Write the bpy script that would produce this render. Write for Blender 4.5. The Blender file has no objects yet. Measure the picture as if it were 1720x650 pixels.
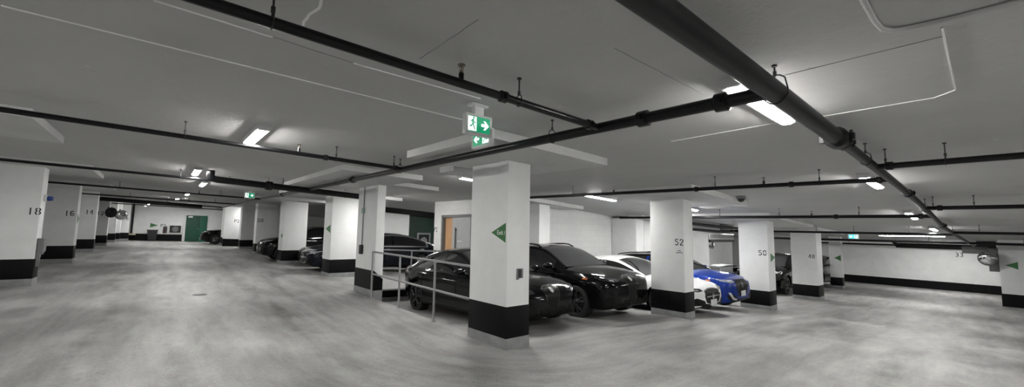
import bpy, bmesh, math, random
from math import sin, cos, pi, radians, atan, atan2, sqrt
from mathutils import Vector, Matrix
from mathutils.bvhtree import BVHTree

random.seed(7)
SC = bpy.context.scene
COL = SC.collection

# ------------------------------------------------------------------ ground slope
SLOPE_Y, SLOPE_X = 0.0097216, -0.0284704
SAG = [(-50, 0), (4, 0), (8.5, .06), (11, .16), (14, .305), (20, .37), (28, .42), (36, .43), (80, .43)]
CEIL = 2.65
def lerp(a, b, t): return a + (b - a) * t
def interp(tab, x):
    if x <= tab[0][0]: return tab[0][1]
    for (a, fa), (b, fb) in zip(tab, tab[1:]):
        if x <= b: return fa + (fb - fa) * (x - a) / (b - a)
    return tab[-1][1]
def gz(x, y): return SLOPE_Y * y + SLOPE_X * x - interp(SAG, x)
BAY_X0, BAY_X1, BAY_Y0, BAY_Y1, BAY_DROP = 3.74, 13.6, 4.75, 10.2, .26
def fz(x, y):
    if BAY_X0 <= x <= BAY_X1 and BAY_Y0 <= y <= BAY_Y1:
        return gz(x, y) - BAY_DROP * (y - BAY_Y0) / (BAY_Y1 - BAY_Y0)
    return gz(x, y)

# ------------------------------------------------------------------ materials
def mat(name, color=(.5, .5, .5), rough=.5, metal=0., coat=0., emit=None, estr=0., spec=.5):
    m = bpy.data.materials.new(name); m.use_nodes = True
    b = m.node_tree.nodes['Principled BSDF']
    b.inputs['Base Color'].default_value = (*color, 1)
    b.inputs['Roughness'].default_value = rough
    b.inputs['Metallic'].default_value = metal
    b.inputs['Coat Weight'].default_value = coat
    b.inputs['Coat Roughness'].default_value = .03
    b.inputs['Specular IOR Level'].default_value = spec
    if emit:
        b.inputs['Emission Color'].default_value = (*emit, 1)
        b.inputs['Emission Strength'].default_value = estr
    return m
def N(m, t, **kw):
    n = m.node_tree.nodes.new(t)
    for k, v in kw.items():
        if k == 'op': n.operation = v
        elif isinstance(k, str) and hasattr(n, k): setattr(n, k, v)
    return n
def L(m, a, b): m.node_tree.links.new(a, b)
def noise(m, vec, scale, detail=4, rough=.55, dist=0.):
    n = N(m, 'ShaderNodeTexNoise'); n.inputs['Scale'].default_value = scale
    n.inputs['Detail'].default_value = detail; n.inputs['Roughness'].default_value = rough
    n.inputs['Distortion'].default_value = dist
    if vec is not None: L(m, vec, n.inputs['Vector'])
    return n.outputs['Fac']
def math_(m, op, a, b=None, clamp=False):
    n = N(m, 'ShaderNodeMath'); n.operation = op; n.use_clamp = clamp
    for i, v in enumerate((a, b)):
        if v is None: continue
        if isinstance(v, (int, float)): n.inputs[i].default_value = v
        else: L(m, v, n.inputs[i])
    return n.outputs[0]
def ramp(m, fac, stops):
    n = N(m, 'ShaderNodeValToRGB'); L(m, fac, n.inputs[0])
    cr = n.color_ramp
    while len(cr.elements) < len(stops): cr.elements.new(.5)
    for e, (p, c) in zip(cr.elements, stops):
        e.position = p; e.color = (c, c, c, 1) if isinstance(c, (int, float)) else (*c, 1)
    return n.outputs[0]
def bump(m, h, strength=.2, dist=.01):
    n = N(m, 'ShaderNodeBump'); n.inputs['Strength'].default_value = strength
    n.inputs['Distance'].default_value = dist
    L(m, h, n.inputs['Height']); L(m, n.outputs[0], m.node_tree.nodes['Principled BSDF'].inputs['Normal'])
def objco(m):
    return N(m, 'ShaderNodeTexCoord').outputs['Object']
def scaled(m, v, s):
    n = N(m, 'ShaderNodeMapping'); n.inputs['Scale'].default_value = s; L(m, v, n.inputs['Vector']); return n.outputs[0]
def bsdf(m): return m.node_tree.nodes['Principled BSDF']

def mottled(name, c0, c1, scale=3., rough=.6, bstr=.15, bscale=60., coat=0.):
    m = mat(name, c0, rough, coat=coat)
    v = objco(m)
    L(m, ramp(m, noise(m, v, scale, 6, .6), [(.3, c0), (.7, c1)]), bsdf(m).inputs['Base Color'])
    if bstr: bump(m, noise(m, v, bscale, 3), bstr, .004)
    return m

M = {}
M['white_concrete'] = mottled('painted white concrete', (.74, .75, .75), (.82, .83, .83), 2.2, .55, .35, 45)
M['black_band'] = mottled('black gloss band paint', (.003, .0032, .004), (.005, .0053, .0062), 5, .5, .2, 30); bsdf(M['black_band']).inputs['Specular IOR Level'].default_value = .14
M['plinth'] = mottled('grey plinth concrete', (.19, .195, .20), (.27, .275, .28), 6, .8, .3, 50)
M['ceiling'] = None
M['pipe_black'] = mat('black enamel pipe', (.005, .005, .006), .3, spec=.3)
M['pipe_dark'] = mat('dark satin pipe', (.010, .010, .011), .42, spec=.25)
M['rod'] = mat('dark hanger rod', (.012, .012, .012), .45)
M['brass'] = mat('sprinkler brass', (.22, .185, .15), .35, 1.)
M['steel'] = mat('galvanised steel', (.55, .56, .57), .35, 1.)
M['rail'] = mat('grey painted rail', (.27, .27, .275), .45)
M['lens'] = mat('lit diffuser', (.9, .9, .9), .4, emit=(1., .985, .95), estr=78.)
M['housing'] = mat('light housing', (.55, .56, .56), .4)
M['white_plastic'] = mat('white plastic', (.72, .73, .73), .4)
M['grey_plastic'] = mat('grey plastic', (.16, .165, .17), .5)
M['dark_plastic'] = mat('dark plastic', (.018, .018, .02), .5)
M['black_rubber'] = mat('black rubber', (.012, .012, .012), .75)
M['number_paint'] = mat('black stencil paint', (.03, .03, .032), .7)
M['sign_green'] = mat('green sign', (.035, .16, .045), .45)
M['sign_white'] = mat('sign lettering', (.85, .86, .86), .5)
M['lit_green'] = mat('lit green panel', (.01, .2, .1), .4, emit=(.004, .20, .09), estr=.55)
M['lit_white'] = mat('lit white pictogram', (.9, .9, .9), .4, emit=(.85, 1., .98), estr=.55)
M['lit_cyan'] = mat('lit cyan panel', (.1, .5, .6), .4, emit=(.10, .62, .80), estr=.7)
M['green_door'] = mottled('green painted steel', (.004, .055, .032), (.006, .075, .043), 3, .5, 0)
M['dark_green'] = mottled('dark green paint', (.002, .020, .012), (.003, .028, .017), 3, .6, 0)
M['door_grey'] = mottled('grey steel door', (.33, .34, .345), (.38, .39, .39), 3, .45, 0)
M['frame_grey'] = mat('grey steel frame', (.17, .175, .18), .5)
def wood():
    m = mat('light wood panel', (.45, .25, .12), .5); v = objco(m)
    L(m, ramp(m, noise(m, scaled(m, v, (2, 2, .4)), 9, 5), [(.3, (.50, .29, .15)), (.7, (.58, .36, .20))]), bsdf(m).inputs['Base Color'])
    return m
M['wood'] = wood()
M['mirror'] = mat('convex mirror glass', (.75, .76, .77), .04, 1.)
M['blue_lamp'] = mat('blue lamp cover', (.02, .05, .22), .2)
M['yellowed'] = mat('pale curb paint', (.45, .43, .32), .7)
M['glass_dark'] = mat('dark pane', (.012, .013, .015), .05, coat=.5)

def ceiling_mat():
    m = mat('painted concrete ceiling', (.4, .4, .4), .75); v = objco(m)
    a = noise(m, v, .55, 5, .6); b = noise(m, scaled(m, v, (1, .25, 1)), 1.6, 4, .6); c = noise(m, v, 14, 3)
    s = math_(m, 'ADD', math_(m, 'MULTIPLY', a, .5), math_(m, 'MULTIPLY', b, .35))
    s = math_(m, 'ADD', s, math_(m, 'MULTIPLY', c, .15))
    L(m, ramp(m, s, [(.3, (.43, .433, .428)), (.7, (.52, .522, .518))]), bsdf(m).inputs['Base Color'])
    chips = ramp(m, noise(m, v, 8., 3, .5, .4), [(.0, 0.), (.74, 0.), (.765, 1.)])
    src = bsdf(m).inputs['Base Color'].links[0].from_socket
    mix = N(m, 'ShaderNodeMix'); mix.data_type = 'RGBA'
    L(m, math_(m, 'MULTIPLY', chips, .5), mix.inputs['Factor']); L(m, src, mix.inputs['A']); mix.inputs['B'].default_value = (.7, .7, .69, 1)
    L(m, mix.outputs['Result'], bsdf(m).inputs['Base Color'])
    h = math_(m, 'ADD', math_(m, 'ADD', noise(m, v, 5, 6, .6), math_(m, 'MULTIPLY', noise(m, v, 55, 3), .12)), math_(m, 'MULTIPLY', chips, .25))
    bump(m, h, .35, .02)
    return m
M['ceiling'] = ceiling_mat()
M['panel_concrete'] = mottled('painted drop panel', (.50, .505, .50), (.60, .605, .60), 1.6, .65, .3, 40)
M['seam'] = mat('pale joint ridge', (.88, .88, .87), .6)
M['seam_dark'] = mat('dark hairline joint', (.30, .30, .30), .8)

def floor_mat():
    m = mat('worn garage concrete', (.3, .3, .3), .6); co = objco(m)
    sep = N(m, 'ShaderNodeSeparateXYZ'); L(m, co, sep.inputs[0]); X, Y = sep.outputs[0], sep.outputs[1]
    # wheel-path distance that bends round the corner column
    dx = math_(m, 'MAXIMUM', math_(m, 'SUBTRACT', 4.4, X), 0.)
    dy = math_(m, 'MAXIMUM', math_(m, 'SUBTRACT', 5.2, Y), 0.)
    d = math_(m, 'SQRT', math_(m, 'ADD', math_(m, 'MULTIPLY', dx, dx), math_(m, 'MULTIPLY', dy, dy)))
    along = math_(m, 'SUBTRACT', X, Y)
    comb = N(m, 'ShaderNodeCombineXYZ'); L(m, math_(m, 'MULTIPLY', d, 2.0), comb.inputs[0]); L(m, math_(m, 'MULTIPLY', along, .34), comb.inputs[1])
    tracks = noise(m, comb.outputs[0], 1.15, 3, .5, .3)
    comb2 = N(m, 'ShaderNodeCombineXYZ'); L(m, math_(m, 'MULTIPLY', d, 9.), comb2.inputs[0]); L(m, math_(m, 'MULTIPLY', along, 1.6), comb2.inputs[1])
    fine = noise(m, comb2.outputs[0], 1., 4, .6, .4)
    blot = noise(m, co, .9, 6, .62, .2)
    grit = noise(m, co, 38, 5, .75)
    s = math_(m, 'MULTIPLY', tracks, .33)
    s = math_(m, 'ADD', s, math_(m, 'MULTIPLY', fine, .14))
    s = math_(m, 'ADD', s, math_(m, 'MULTIPLY', blot, .33))
    s = math_(m, 'ADD', s, math_(m, 'MULTIPLY', grit, .24))
    spots = ramp(m, noise(m, scaled(m, co, (1., 1.6, 1.)), 8.5, 2, .5, .6), [(.0, .0), (.715, 0.), (.76, 1.)])
    def path(off, wid):
        k = math_(m, 'ABSOLUTE', math_(m, 'SUBTRACT', d, math_(m, 'ADD', math_(m, 'MULTIPLY', math_(m, 'SUBTRACT', noise(m, comb.outputs[0], .5, 2), .5), 1.2), off)))
        return math_(m, 'MULTIPLY', ramp(m, math_(m, 'DIVIDE', k, wid), [(.25, 1.), (1., 0.)]), ramp(m, noise(m, co, 1.3, 4, .7), [(.42, 0.), (.6, 1.)]))
    s = math_(m, 'SUBTRACT', s, math_(m, 'MULTIPLY', path(4.9, .20), .075))
    s = math_(m, 'SUBTRACT', s, math_(m, 'MULTIPLY', path(4.15, .18), .07))
    s = math_(m, 'SUBTRACT', s, math_(m, 'MULTIPLY', path(2.5, .25), .05))
    base = ramp(m, s, [(.36, (.095, .094, .09)), (.45, (.195, .193, .188)), (.54, (.295, .293, .287)), (.64, (.415, .415, .405))])
    mix = N(m, 'ShaderNodeMix'); mix.data_type = 'RGBA'
    L(m, math_(m, 'MULTIPLY', spots, .6), mix.inputs['Factor']); L(m, base, mix.inputs['A']); mix.inputs['B'].default_value = (.10, .098, .092, 1)
    L(m, mix.outputs['Result'], bsdf(m).inputs['Base Color'])
    L(m, ramp(m, blot, [(.35, .48), (.65, .68)]), bsdf(m).inputs['Roughness'])
    bump(m, math_(m, 'ADD', math_(m, 'MULTIPLY', grit, .5), blot), .25, .008)
    return m
M['floor'] = floor_mat()

def block_mat():
    m = mat('painted block wall', (.6, .6, .6), .6); co = objco(m)
    sep = N(m, 'ShaderNodeSeparateXYZ'); L(m, co, sep.inputs[0])
    comb = N(m, 'ShaderNodeCombineXYZ'); L(m, math_(m, 'ADD', sep.outputs[0], sep.outputs[1]), comb.inputs[0]); L(m, sep.outputs[2], comb.inputs[1])
    br = N(m, 'ShaderNodeTexBrick'); L(m, comb.outputs[0], br.inputs['Vector'])
    br.inputs['Scale'].default_value = 1.; br.inputs['Brick Width'].default_value = .4; br.inputs['Row Height'].default_value = .2
    br.inputs['Mortar Size'].default_value = .008; br.inputs['Mortar Smooth'].default_value = .3
    br.inputs['Color1'].default_value = (.74, .745, .74, 1); br.inputs['Color2'].default_value = (.77, .775, .77, 1); br.inputs['Mortar'].default_value = (.70, .705, .70, 1)
    mix = N(m, 'ShaderNodeMix'); mix.data_type = 'RGBA'; mix.blend_type = 'MULTIPLY'; mix.inputs['Factor'].default_value = 1
    L(m, br.outputs['Color'], mix.inputs['A']); L(m, ramp(m, noise(m, co, 1.2, 5), [(.3, .94), (.7, 1.)]), mix.inputs['B'])
    L(m, mix.outputs['Result'], bsdf(m).inputs['Base Color'])
    bump(m, math_(m, 'SUBTRACT', 1., br.outputs['Fac']), .25, .006)
    return m
M['block'] = block_mat()

def paint(name, c, metal=0., rough=.16):
    m = mat(name, c, rough, metal, coat=.55, spec=.08); bsdf(m).inputs['Coat IOR'].default_value = 1.45; return m
M['paint_black'] = paint('black car paint', (.0035, .0035, .004))
M['paint_navy'] = paint('near black blue car paint', (.004, .005, .011))
M['paint_white'] = paint('white car paint', (.72, .73, .74))
M['paint_blue'] = paint('blue car paint', (.005, .026, .20), .1, .35)
M['paint_grey'] = paint('grey car paint', (.10, .102, .106), .5, .3)
M['paint_graphite'] = paint('dark grey car paint', (.035, .035, .037), .4, .3)
M['tint'] = mat('tinted car glass', (.006, .0065, .007), .03, coat=.6, spec=.5)
M['tint_light'] = mat('windscreen glass', (.020, .021, .022), .03, coat=.8, spec=.6)
M['chrome'] = mat('chrome trim', (.78, .79, .8), .12, 1.)
M['trim_black'] = mat('black car trim', (.004, .004, .004), .5, spec=.2)
M['tyre'] = mat('tyre rubber', (.011, .011, .011), .7)
M['rim_dark'] = mat('dark alloy', (.10, .10, .105), .3, .9)
M['rim_silver'] = mat('silver alloy', (.45, .46, .47), .3, 1.)
M['disc'] = mat('brake disc', (.25, .25, .25), .4, 1.)
M['lamp_clear'] = mat('headlamp cover', (.55, .57, .6), .08, .6, coat=1.)
M['lamp_inner'] = mat('smoked headlamp', (.06, .062, .066), .08, .5, coat=1.)
M['lamp_red'] = mat('red tail lamp', (.16, .006, .006), .15, coat=1.)
M['amber'] = mat('amber reflector', (.6, .16, .02), .3)
M['emblem'] = mat('silver badge', (.65, .66, .68), .2, .9)
M['plate'] = mat('licence plate', (.55, .56, .58), .4)

# ------------------------------------------------------------------ mesh helpers
def finish(name, bm, mats, parent=None, loc=None, smooth=None, normals=True):
    if normals: bmesh.ops.recalc_face_normals(bm, faces=bm.faces[:])
    me = bpy.data.meshes.new(name); bm.to_mesh(me); bm.free()
    for m_ in (mats if isinstance(mats, (list, tuple)) else [mats]): me.materials.append(m_)
    if smooth:
        me.shade_smooth(); me.set_sharp_from_angle(angle=radians(smooth))
    o = bpy.data.objects.new(name, me); COL.objects.link(o)
    if parent is not None: o.parent = parent
    if loc is not None: o.location = loc
    return o
def tag(o, label, cat, group=None):
    o['label'] = label; o['category'] = cat
    if group: o['group'] = group
    return o
def structure(o, label=None, cat=None):
    o['kind'] = 'structure'
    if label: o['label'] = label
    if cat: o['category'] = cat
    return o
def thing(name, label, cat, loc=(0, 0, 0), rot=(0, 0, 0), group=None):
    o = bpy.data.objects.new(name, None); o.empty_display_size = .1; COL.objects.link(o)
    o.location = loc; o.rotation_euler = rot
    return tag(o, label, cat, group)
def box(bm, x0, x1, y0, y1, z0, z1, bev=0., shear=None, mi=0):
    """axis box; shear=(fn) adds fn(x,y) to z"""
    vs = []
    for z in (z0, z1):
        for (x, y) in ((x0, y0), (x1, y0), (x1, y1), (x0, y1)):
            vs.append(bm.verts.new((x, y, z + (shear(x, y) if shear else 0))))
    fs = [bm.faces.new([vs[i] for i in q]) for q in ((3, 2, 1, 0), (4, 5, 6, 7), (0, 1, 5, 4), (1, 2, 6, 5), (2, 3, 7, 6), (3, 0, 4, 7))]
    for f in fs: f.material_index = mi
    if bev:
        es = list({e for f in fs for e in f.edges})
        bmesh.ops.bevel(bm, geom=es, offset=bev, segments=2, profile=.5, affect='EDGES')
    return vs
def tube(bm, pts, r, seg=12, cap=True, mi=0):
    pts = [Vector(p) for p in pts]; rings = []
    rr = r if isinstance(r, (list, tuple)) else [r] * len(pts)
    for i, p in enumerate(pts):
        t = (pts[min(i + 1, len(pts) - 1)] - pts[max(i - 1, 0)]).normalized()
        a = t.cross(Vector((0, 0, 1)))
        if a.length < .05: a = t.cross(Vector((1, 0, 0)))
        a.normalize(); b = t.cross(a).normalized()
        rings.append([bm.verts.new(p + (a * cos(2 * pi * k / seg) + b * sin(2 * pi * k / seg)) * rr[i]) for k in range(seg)])
    for A, B in zip(rings, rings[1:]):
        for k in range(seg):
            f = bm.faces.new((A[k], A[(k + 1) % seg], B[(k + 1) % seg], B[k])); f.material_index = mi
    if cap:
        for R_ in (rings[0], rings[-1]):
            f = bm.faces.new(R_); f.material_index = mi
    return rings
def lathe(bm, prof, axis='z', seg=32, center=(0, 0, 0), close=False, mi=0):
    """prof: list of (r, h) along the axis"""
    c = Vector(center); rings = []
    for (r, h) in prof:
        ring = []
        for k in range(seg):
            a = 2 * pi * k / seg
            if axis == 'z': p = (r * cos(a), r * sin(a), h)
            elif axis == 'y': p = (r * cos(a), h, r * sin(a))
            else: p = (h, r * cos(a), r * sin(a))
            ring.append(bm.verts.new(c + Vector(p)))
        rings.append(ring)
    pairs = list(zip(rings, rings[1:]))
    if close: pairs.append((rings[-1], rings[0]))
    for A, B in pairs:
        for k in range(seg):
            f = bm.faces.new((A[k], A[(k + 1) % seg], B[(k + 1) % seg], B[k])); f.material_index = mi
    if not close:
        for R_, (r, h) in ((rings[0], prof[0]), (rings[-1], prof[-1])):
            if r > 1e-5: bm.faces.new(R_).material_index = mi
    bmesh.ops.remove_doubles(bm, verts=bm.verts[:], dist=1e-6)
def prism(bm, poly, o, u, v, n, depth, mi=0):
    """polygon poly[(a,b)] in plane o+a*u+b*v, extruded by depth along n"""
    o, u, v, n = (Vector(q) for q in (o, u, v, n))
    A = [bm.verts.new(o + u * a + v * b) for a, b in poly]
    B = [bm.verts.new(o + u * a + v * b + n * depth) for a, b in poly]
    k = len(poly); fs = [bm.faces.new(A[::-1]), bm.faces.new(B)]
    for i in range(k): fs.append(bm.faces.new((A[i], A[(i + 1) % k], B[(i + 1) % k], B[i])))
    for f in fs: f.material_index = mi
def text_mesh(bm, s, o, u, v, n, height, align='CENTER', depth=.002, spacing=1., mi=0, xscale=1.):
    """solid lettering standing on plane o,u,v with normal n; letters `height` tall (cap height)"""
    cu = bpy.data.curves.new('lettering', 'FONT'); cu.body = s; cu.align_x = align; cu.align_y = 'CENTER'
    cu.size = height / .70; cu.extrude = depth / 2; cu.space_character = spacing; cu.resolution_u = 3
    ob = bpy.data.objects.new('lettering', cu); COL.objects.link(ob)
    bpy.context.view_layer.update()
    me = bpy.data.meshes.new_from_object(ob)
    o, u, v, n = (Vector(q).normalized() if i else Vector(q) for i, q in enumerate((o, u, v, n)))
    base = len(bm.verts)
    idx = [bm.verts.new(o + u * w.co.x * xscale + v * w.co.y + n * (w.co.z + depth / 2)) for w in me.vertices]
    for p in me.polygons:
        try: bm.faces.new([idx[i] for i in p.vertices]).material_index = mi
        except ValueError: pass
    bpy.data.objects.remove(ob); bpy.data.curves.remove(cu); bpy.data.meshes.remove(me)

def arc(cx, cy, rx, ry, a0, a1, n=7):
    return [(cx + rx * cos(radians(lerp(a0, a1, i / n))), cy + ry * sin(radians(lerp(a0, a1, i / n)))) for i in range(n + 1)]
STENCIL = {
    '0': [arc(.3, .70, .22, .22, 10, 90) + arc(.3, .70, .22, .22, 95, 180) + [(.08, .56)], [(.08, .44)] + arc(.3, .30, .22, .22, 180, 360) + [(.52, .44)], [(.52, .56), (.52, .70)]],
    '1': [[(.3, 0), (.3, 1)]],
    '2': [arc(.3, .70, .22, .22, 175, 90), arc(.3, .70, .22, .22, 75, -25) + [(.10, .13)], [(.06, .08), (.54, .08)]],
    '3': [arc(.28, .72, .22, .20, 165, -60), arc(.28, .29, .24, .21, 60, -165)],
    '4': [[(.40, 0), (.40, .22)], [(.56, .30), (.04, .30), (.36, .90)], [(.40, .38), (.40, 1.)]],
    '5': [[(.52, .92), (.12, .92), (.10, .58)], arc(.28, .34, .24, .26, 115, 60), arc(.28, .34, .24, .26, 45, -155)],
    '6': [arc(.3, .70, .22, .22, 30, 90) + arc(.3, .70, .22, .22, 100, 180) + [(.08, .36)], arc(.3, .30, .22, .22, 175, 360), arc(.3, .32, .22, .22, 10, 160)],
    '8': [arc(.34, .74, .18, .18, 85, -80) , arc(.26, .74, .18, .18, 95, 260), arc(.34, .27, .20, .20, 80, -85), arc(.26, .27, .20, .20, 100, 265)]}
def stencil(bm, s, o, u, v, n, height):
    """stencilled numerals centred on o, `height` tall, reading along u"""
    o, u, v, n = (Vector(q) for q in (o, u, v, n)); w = .075; adv = .74
    for k, ch in enumerate(s):
        x0 = (k - (len(s) - 1) / 2) * adv - .30
        for line in STENCIL[ch]:
            P = [Vector((x, y)) for x, y in line]; L_, R_ = [], []
            for i, p in enumerate(P):
                t = (P[min(i + 1, len(P) - 1)] - P[max(i - 1, 0)]).normalized(); q = Vector((-t.y, t.x)) * w
                L_.append(p + q); R_.append(p - q)
            f = lambda p, d: bm.verts.new(o + (u * (p.x + x0) + v * (p.y - .5)) * height + n * d)
            for i in range(len(P) - 1):
                a = [f(q, .0008) for q in (L_[i], L_[i + 1], R_[i + 1], R_[i])]
                bm.faces.new(a)
    bmesh.ops.remove_doubles(bm, verts=bm.verts[:], dist=1e-5)

# ------------------------------------------------------------------ camera
cam = bpy.data.cameras.new('camera'); cam_o = bpy.data.objects.new('camera', cam); COL.objects.link(cam_o)
cam.sensor_width = 36; cam.sensor_fit = 'HORIZONTAL'; cam.lens = 696.8 / 1720 * 36; cam.clip_start = .05; cam.clip_end = 200
yaw, pitch, roll = .867325, .0920944, .0163793
fw = Vector((cos(yaw) * cos(pitch), sin(yaw) * cos(pitch), sin(pitch)))
rt = Vector((sin(yaw), -cos(yaw), 0)); up = rt.cross(fw)
r2 = rt * cos(roll) + up * sin(roll); u2 = -rt * sin(roll) + up * cos(roll)
mw = Matrix((r2, u2, -fw)).transposed().to_4x4(); mw.translation = (0, 0, 1.5)
cam_o.matrix_world = mw
SC.camera = cam_o

# ------------------------------------------------------------------ the setting
XS = sorted({-8., -2., 4., 6., 8.5, 11., 13.6, 14., 17., 20., 24., 28., 34., BAY_X0})
def slab(name, z, thick, material, region):
    """sheet following the slope, with thickness, over a list of (x0,x1,y0,y1) cells"""
    bm = bmesh.new()
    for (x0, x1, y0, y1) in region:
        xs = [x0] + [x for x in XS if x0 < x < x1] + [x1]
        for a, b in zip(xs, xs[1:]):
            lo, hi = (z - thick, z) if thick > 0 else (z, z - thick)
            box(bm, a, b, y0, y1, lo, hi, shear=gz)
    bmesh.ops.remove_doubles(bm, verts=bm.verts[:], dist=1e-4)
    seen = {}
    kill = []
    for f in bm.faces:                                   # drop doubled inner faces
        k = tuple(sorted(v.index for v in f.verts)) if False else tuple(sorted((round(v.co.x, 3), round(v.co.y, 3), round(v.co.z, 3)) for v in f.verts))
        if k in seen: kill += [f, seen[k]]
        else: seen[k] = f
    bmesh.ops.delete(bm, geom=list(set(kill)), context='FACES_ONLY')
    return structure(finish(name, bm, material))
X0, X1, Y0, Y1 = -8., 34., -6., 41.
bmf = bmesh.new()
def sheet(bm, x0, x1, y0, y1, fn, thick=.3):
    xs = [x0] + [x for x in XS if x0 + 1e-6 < x < x1 - 1e-6] + [x1]
    top = [(bm.verts.new((x, y0, fn(x, y0))), bm.verts.new((x, y1, fn(x, y1)))) for x in xs]
    for (a, b), (c, d) in zip(top, top[1:]): bm.faces.new((a, c, d, b))
drop = lambda x, y: gz(x, y) - BAY_DROP * max(0, min(1, (y - BAY_Y0) / (BAY_Y1 - BAY_Y0)))
sheet(bmf, X0, BAY_X0, Y0, Y1, gz)
sheet(bmf, BAY_X0, X1, Y0, BAY_Y0, gz)
sheet(bmf, BAY_X0, BAY_X1, BAY_Y0, BAY_Y1, drop)
sheet(bmf, BAY_X1, X1, BAY_Y0, BAY_Y1, gz)
sheet(bmf, BAY_X0, X1, BAY_Y1, Y1, gz)
for xx in (BAY_X0, BAY_X1):                              # side faces of the sunken bay
    v = [bmf.verts.new(p) for p in ((xx, BAY_Y0, gz(xx, BAY_Y0)), (xx, BAY_Y1, drop(xx, BAY_Y1)), (xx, BAY_Y1, gz(xx, BAY_Y1)))]
    bmf.faces.new(v)
bmesh.ops.remove_doubles(bmf, verts=bmf.verts[:], dist=1e-4)
for f in bmf.faces:
    f.normal_update()
    if f.normal.z < 0: f.normal_flip()
structure(finish('floor', bmf, M['floor'], normals=False))
slab('ceiling', CEIL, -.3, M['ceiling'], [(X0, X1, Y0, Y1)])

def wall(name, x0, x1, y0, y1, z0=-.6, z1=CEIL + .05, material=None, band=None):
    bm = bmesh.new()
    if x1 - x0 > y1 - y0:
        xs = [x0] + [x for x in XS if x0 < x < x1] + [x1]
        for a, b in zip(xs, xs[1:]): box(bm, a, b, y0, y1, z0, z1, shear=gz)
    else: box(bm, x0, x1, y0, y1, z0, z1, shear=gz)
    return structure(finish(name, bm, material or M['white_concrete']))
def skirting(name, x0, x1, y0, y1, h=.57, z0=-.02):
    return wall(name, x0, x1, y0, y1, z0, h, M['black_band'])
wall('wall_left', X0 - .2, X0, Y0, Y1)
wall('wall_back', X0, X1, Y0 - .2, Y0)
wall('wall_far', X0, 13., Y1, Y1 + .2)
skirting('baseboard_far', X0, 1.45, Y1 - .015, Y1 + .1, .5)
skirting('baseboard_far.001', 2.95, 13., Y1 - .015, Y1 + .1, .5)
wall('wall_right', X1, X1 + .2, Y0, 14.)
skirting('baseboard_right', X1 - .015, X1 + .1, .0, 14., .46)
wall('wall_inner', 13., 13.2, 14., Y1)
wall('wall_rear', 13.2, X1, 14., 14.2)
wall('wall_front', 26., X1, Y0, .14, material=M['white_concrete'])
skirting('baseboard_front', 25.985, 26.2, Y0, .155, .5)

# stair core behind the sunken bay
CX = 7.5
bm = bmesh.new()
box(bm, CX, 13.5, 9.35, 10.75, -.9, CEIL + .05, shear=gz)
box(bm, CX, 13.5, 12.55, 13.1, -.9, CEIL + .05, shear=gz)
box(bm, CX, 13.5, 10.75, 12.55, 2.17, CEIL + .05, shear=gz)
box(bm, CX + .3, 13.5, 10.75, 12.55, -.9, 2.17, shear=gz)
structure(finish('wall_core', bm, M['block']))
# step at the back of the bay
bm = bmesh.new(); box(bm, BAY_X0 + .22, CX + .1, BAY_Y1 - .02, BAY_Y1 + .25, -.17, .005, shear=gz)
structure(finish('trim_1', bm, M['black_band']))
bm = bmesh.new(); box(bm, BAY_X0 + .22, CX + .1, BAY_Y1 - .03, BAY_Y1 + .25, -.40, -.165, shear=gz)
structure(finish('trim_2', bm, M['plinth']))

# joints and ridges on the soffit
def soffit_strip(name, pts, w, mat_, drop_=.006):
    bm = bmesh.new()
    for (xa, ya), (xb, yb) in zip(pts, pts[1:]):
        d = Vector((xb - xa, yb - ya, 0)); ln = d.length; d /= ln; n = Vector((-d.y, d.x, 0)) * w / 2
        k = max(1, int(ln / 2.)); prev = None
        for i in range(k + 1):
            p = Vector((xa, ya, 0)) + d * ln * i / k
            z = CEIL + gz(p.x, p.y)
            ring = [bm.verts.new((p.x + n.x * s, p.y + n.y * s, z + dz)) for s, dz in ((1, .01), (.6, -drop_), (-.6, -drop_), (-1, .01))]
            if prev:
                for q in range(3): bm.faces.new((prev[q], prev[q + 1], ring[q + 1], ring[q]))
            prev = ring
    return structure(finish(name, bm, mat_))
def wob(pts, a, n=9):
    out = []
    for (xa, ya), (xb, yb) in zip(pts, pts[1:]):
        for i in range(n):
            t = i / n; out.append((lerp(xa, xb, t) + random.uniform(-a, a), lerp(ya, yb, t) + random.uniform(-a, a)))
    return out + [pts[-1]]
soffit_strip('trim_3', [(-.75, 3.52), (2.36, 3.45)], .017, M['seam'])
soffit_strip('trim_4', wob([(-.1, 2.81), (.45, 2.82)], .004), .012, M['seam'])
soffit_strip('trim_5', wob([(.45, 2.82), (.95, 2.85)], .004), .010, M['seam_dark'], .003)
soffit_strip('trim_6', wob([(.95, 2.85), (2.0, 2.79)], .003, 14), .010, M['seam'])
soffit_strip('trim_7', wob([(.56, 2.0), (.55, 2.52)], .012, 10), .020, M['seam'])
soffit_strip('trim_8', wob([(1.25, 2.45), (1.23, 1.75)], .003, 10), .007, M['seam_dark'], .003)
soffit_strip('trim_9', wob([(2.0, 1.44), (3.1, 1.42)], .004, 12), .007, M['seam_dark'], .003)
soffit_strip('trim_10', [(3.11, .90), (3.08, .14)], .010, M['seam_dark'], .003)
soffit_strip('trim_11', [(4.14, .15), (4.25, .26), (4.28, .95)], .010, M['seam'])
soffit_strip('trim_12', [(2.95, .135), (4.14, .15)], .012, M['seam'])
soffit_strip('trim_13', [(4.33, 2.35), (4.25, 1.2)], .010, M['seam'])
bm = bmesh.new()
cpts = [(2.2, .345), (2.62, .345), (2.74, .335), (2.80, .30), (2.82, .24), (2.84, .1), (2.84, -.9)]
tube(bm, [(x, y, CEIL - .013 + gz(x, y)) for x, y in cpts], .013, 8)
tag(finish('conduit', bm, M['ceiling'], smooth=40), 'thin grey conduit turning a corner on the ceiling, upper right', 'conduit')

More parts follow.
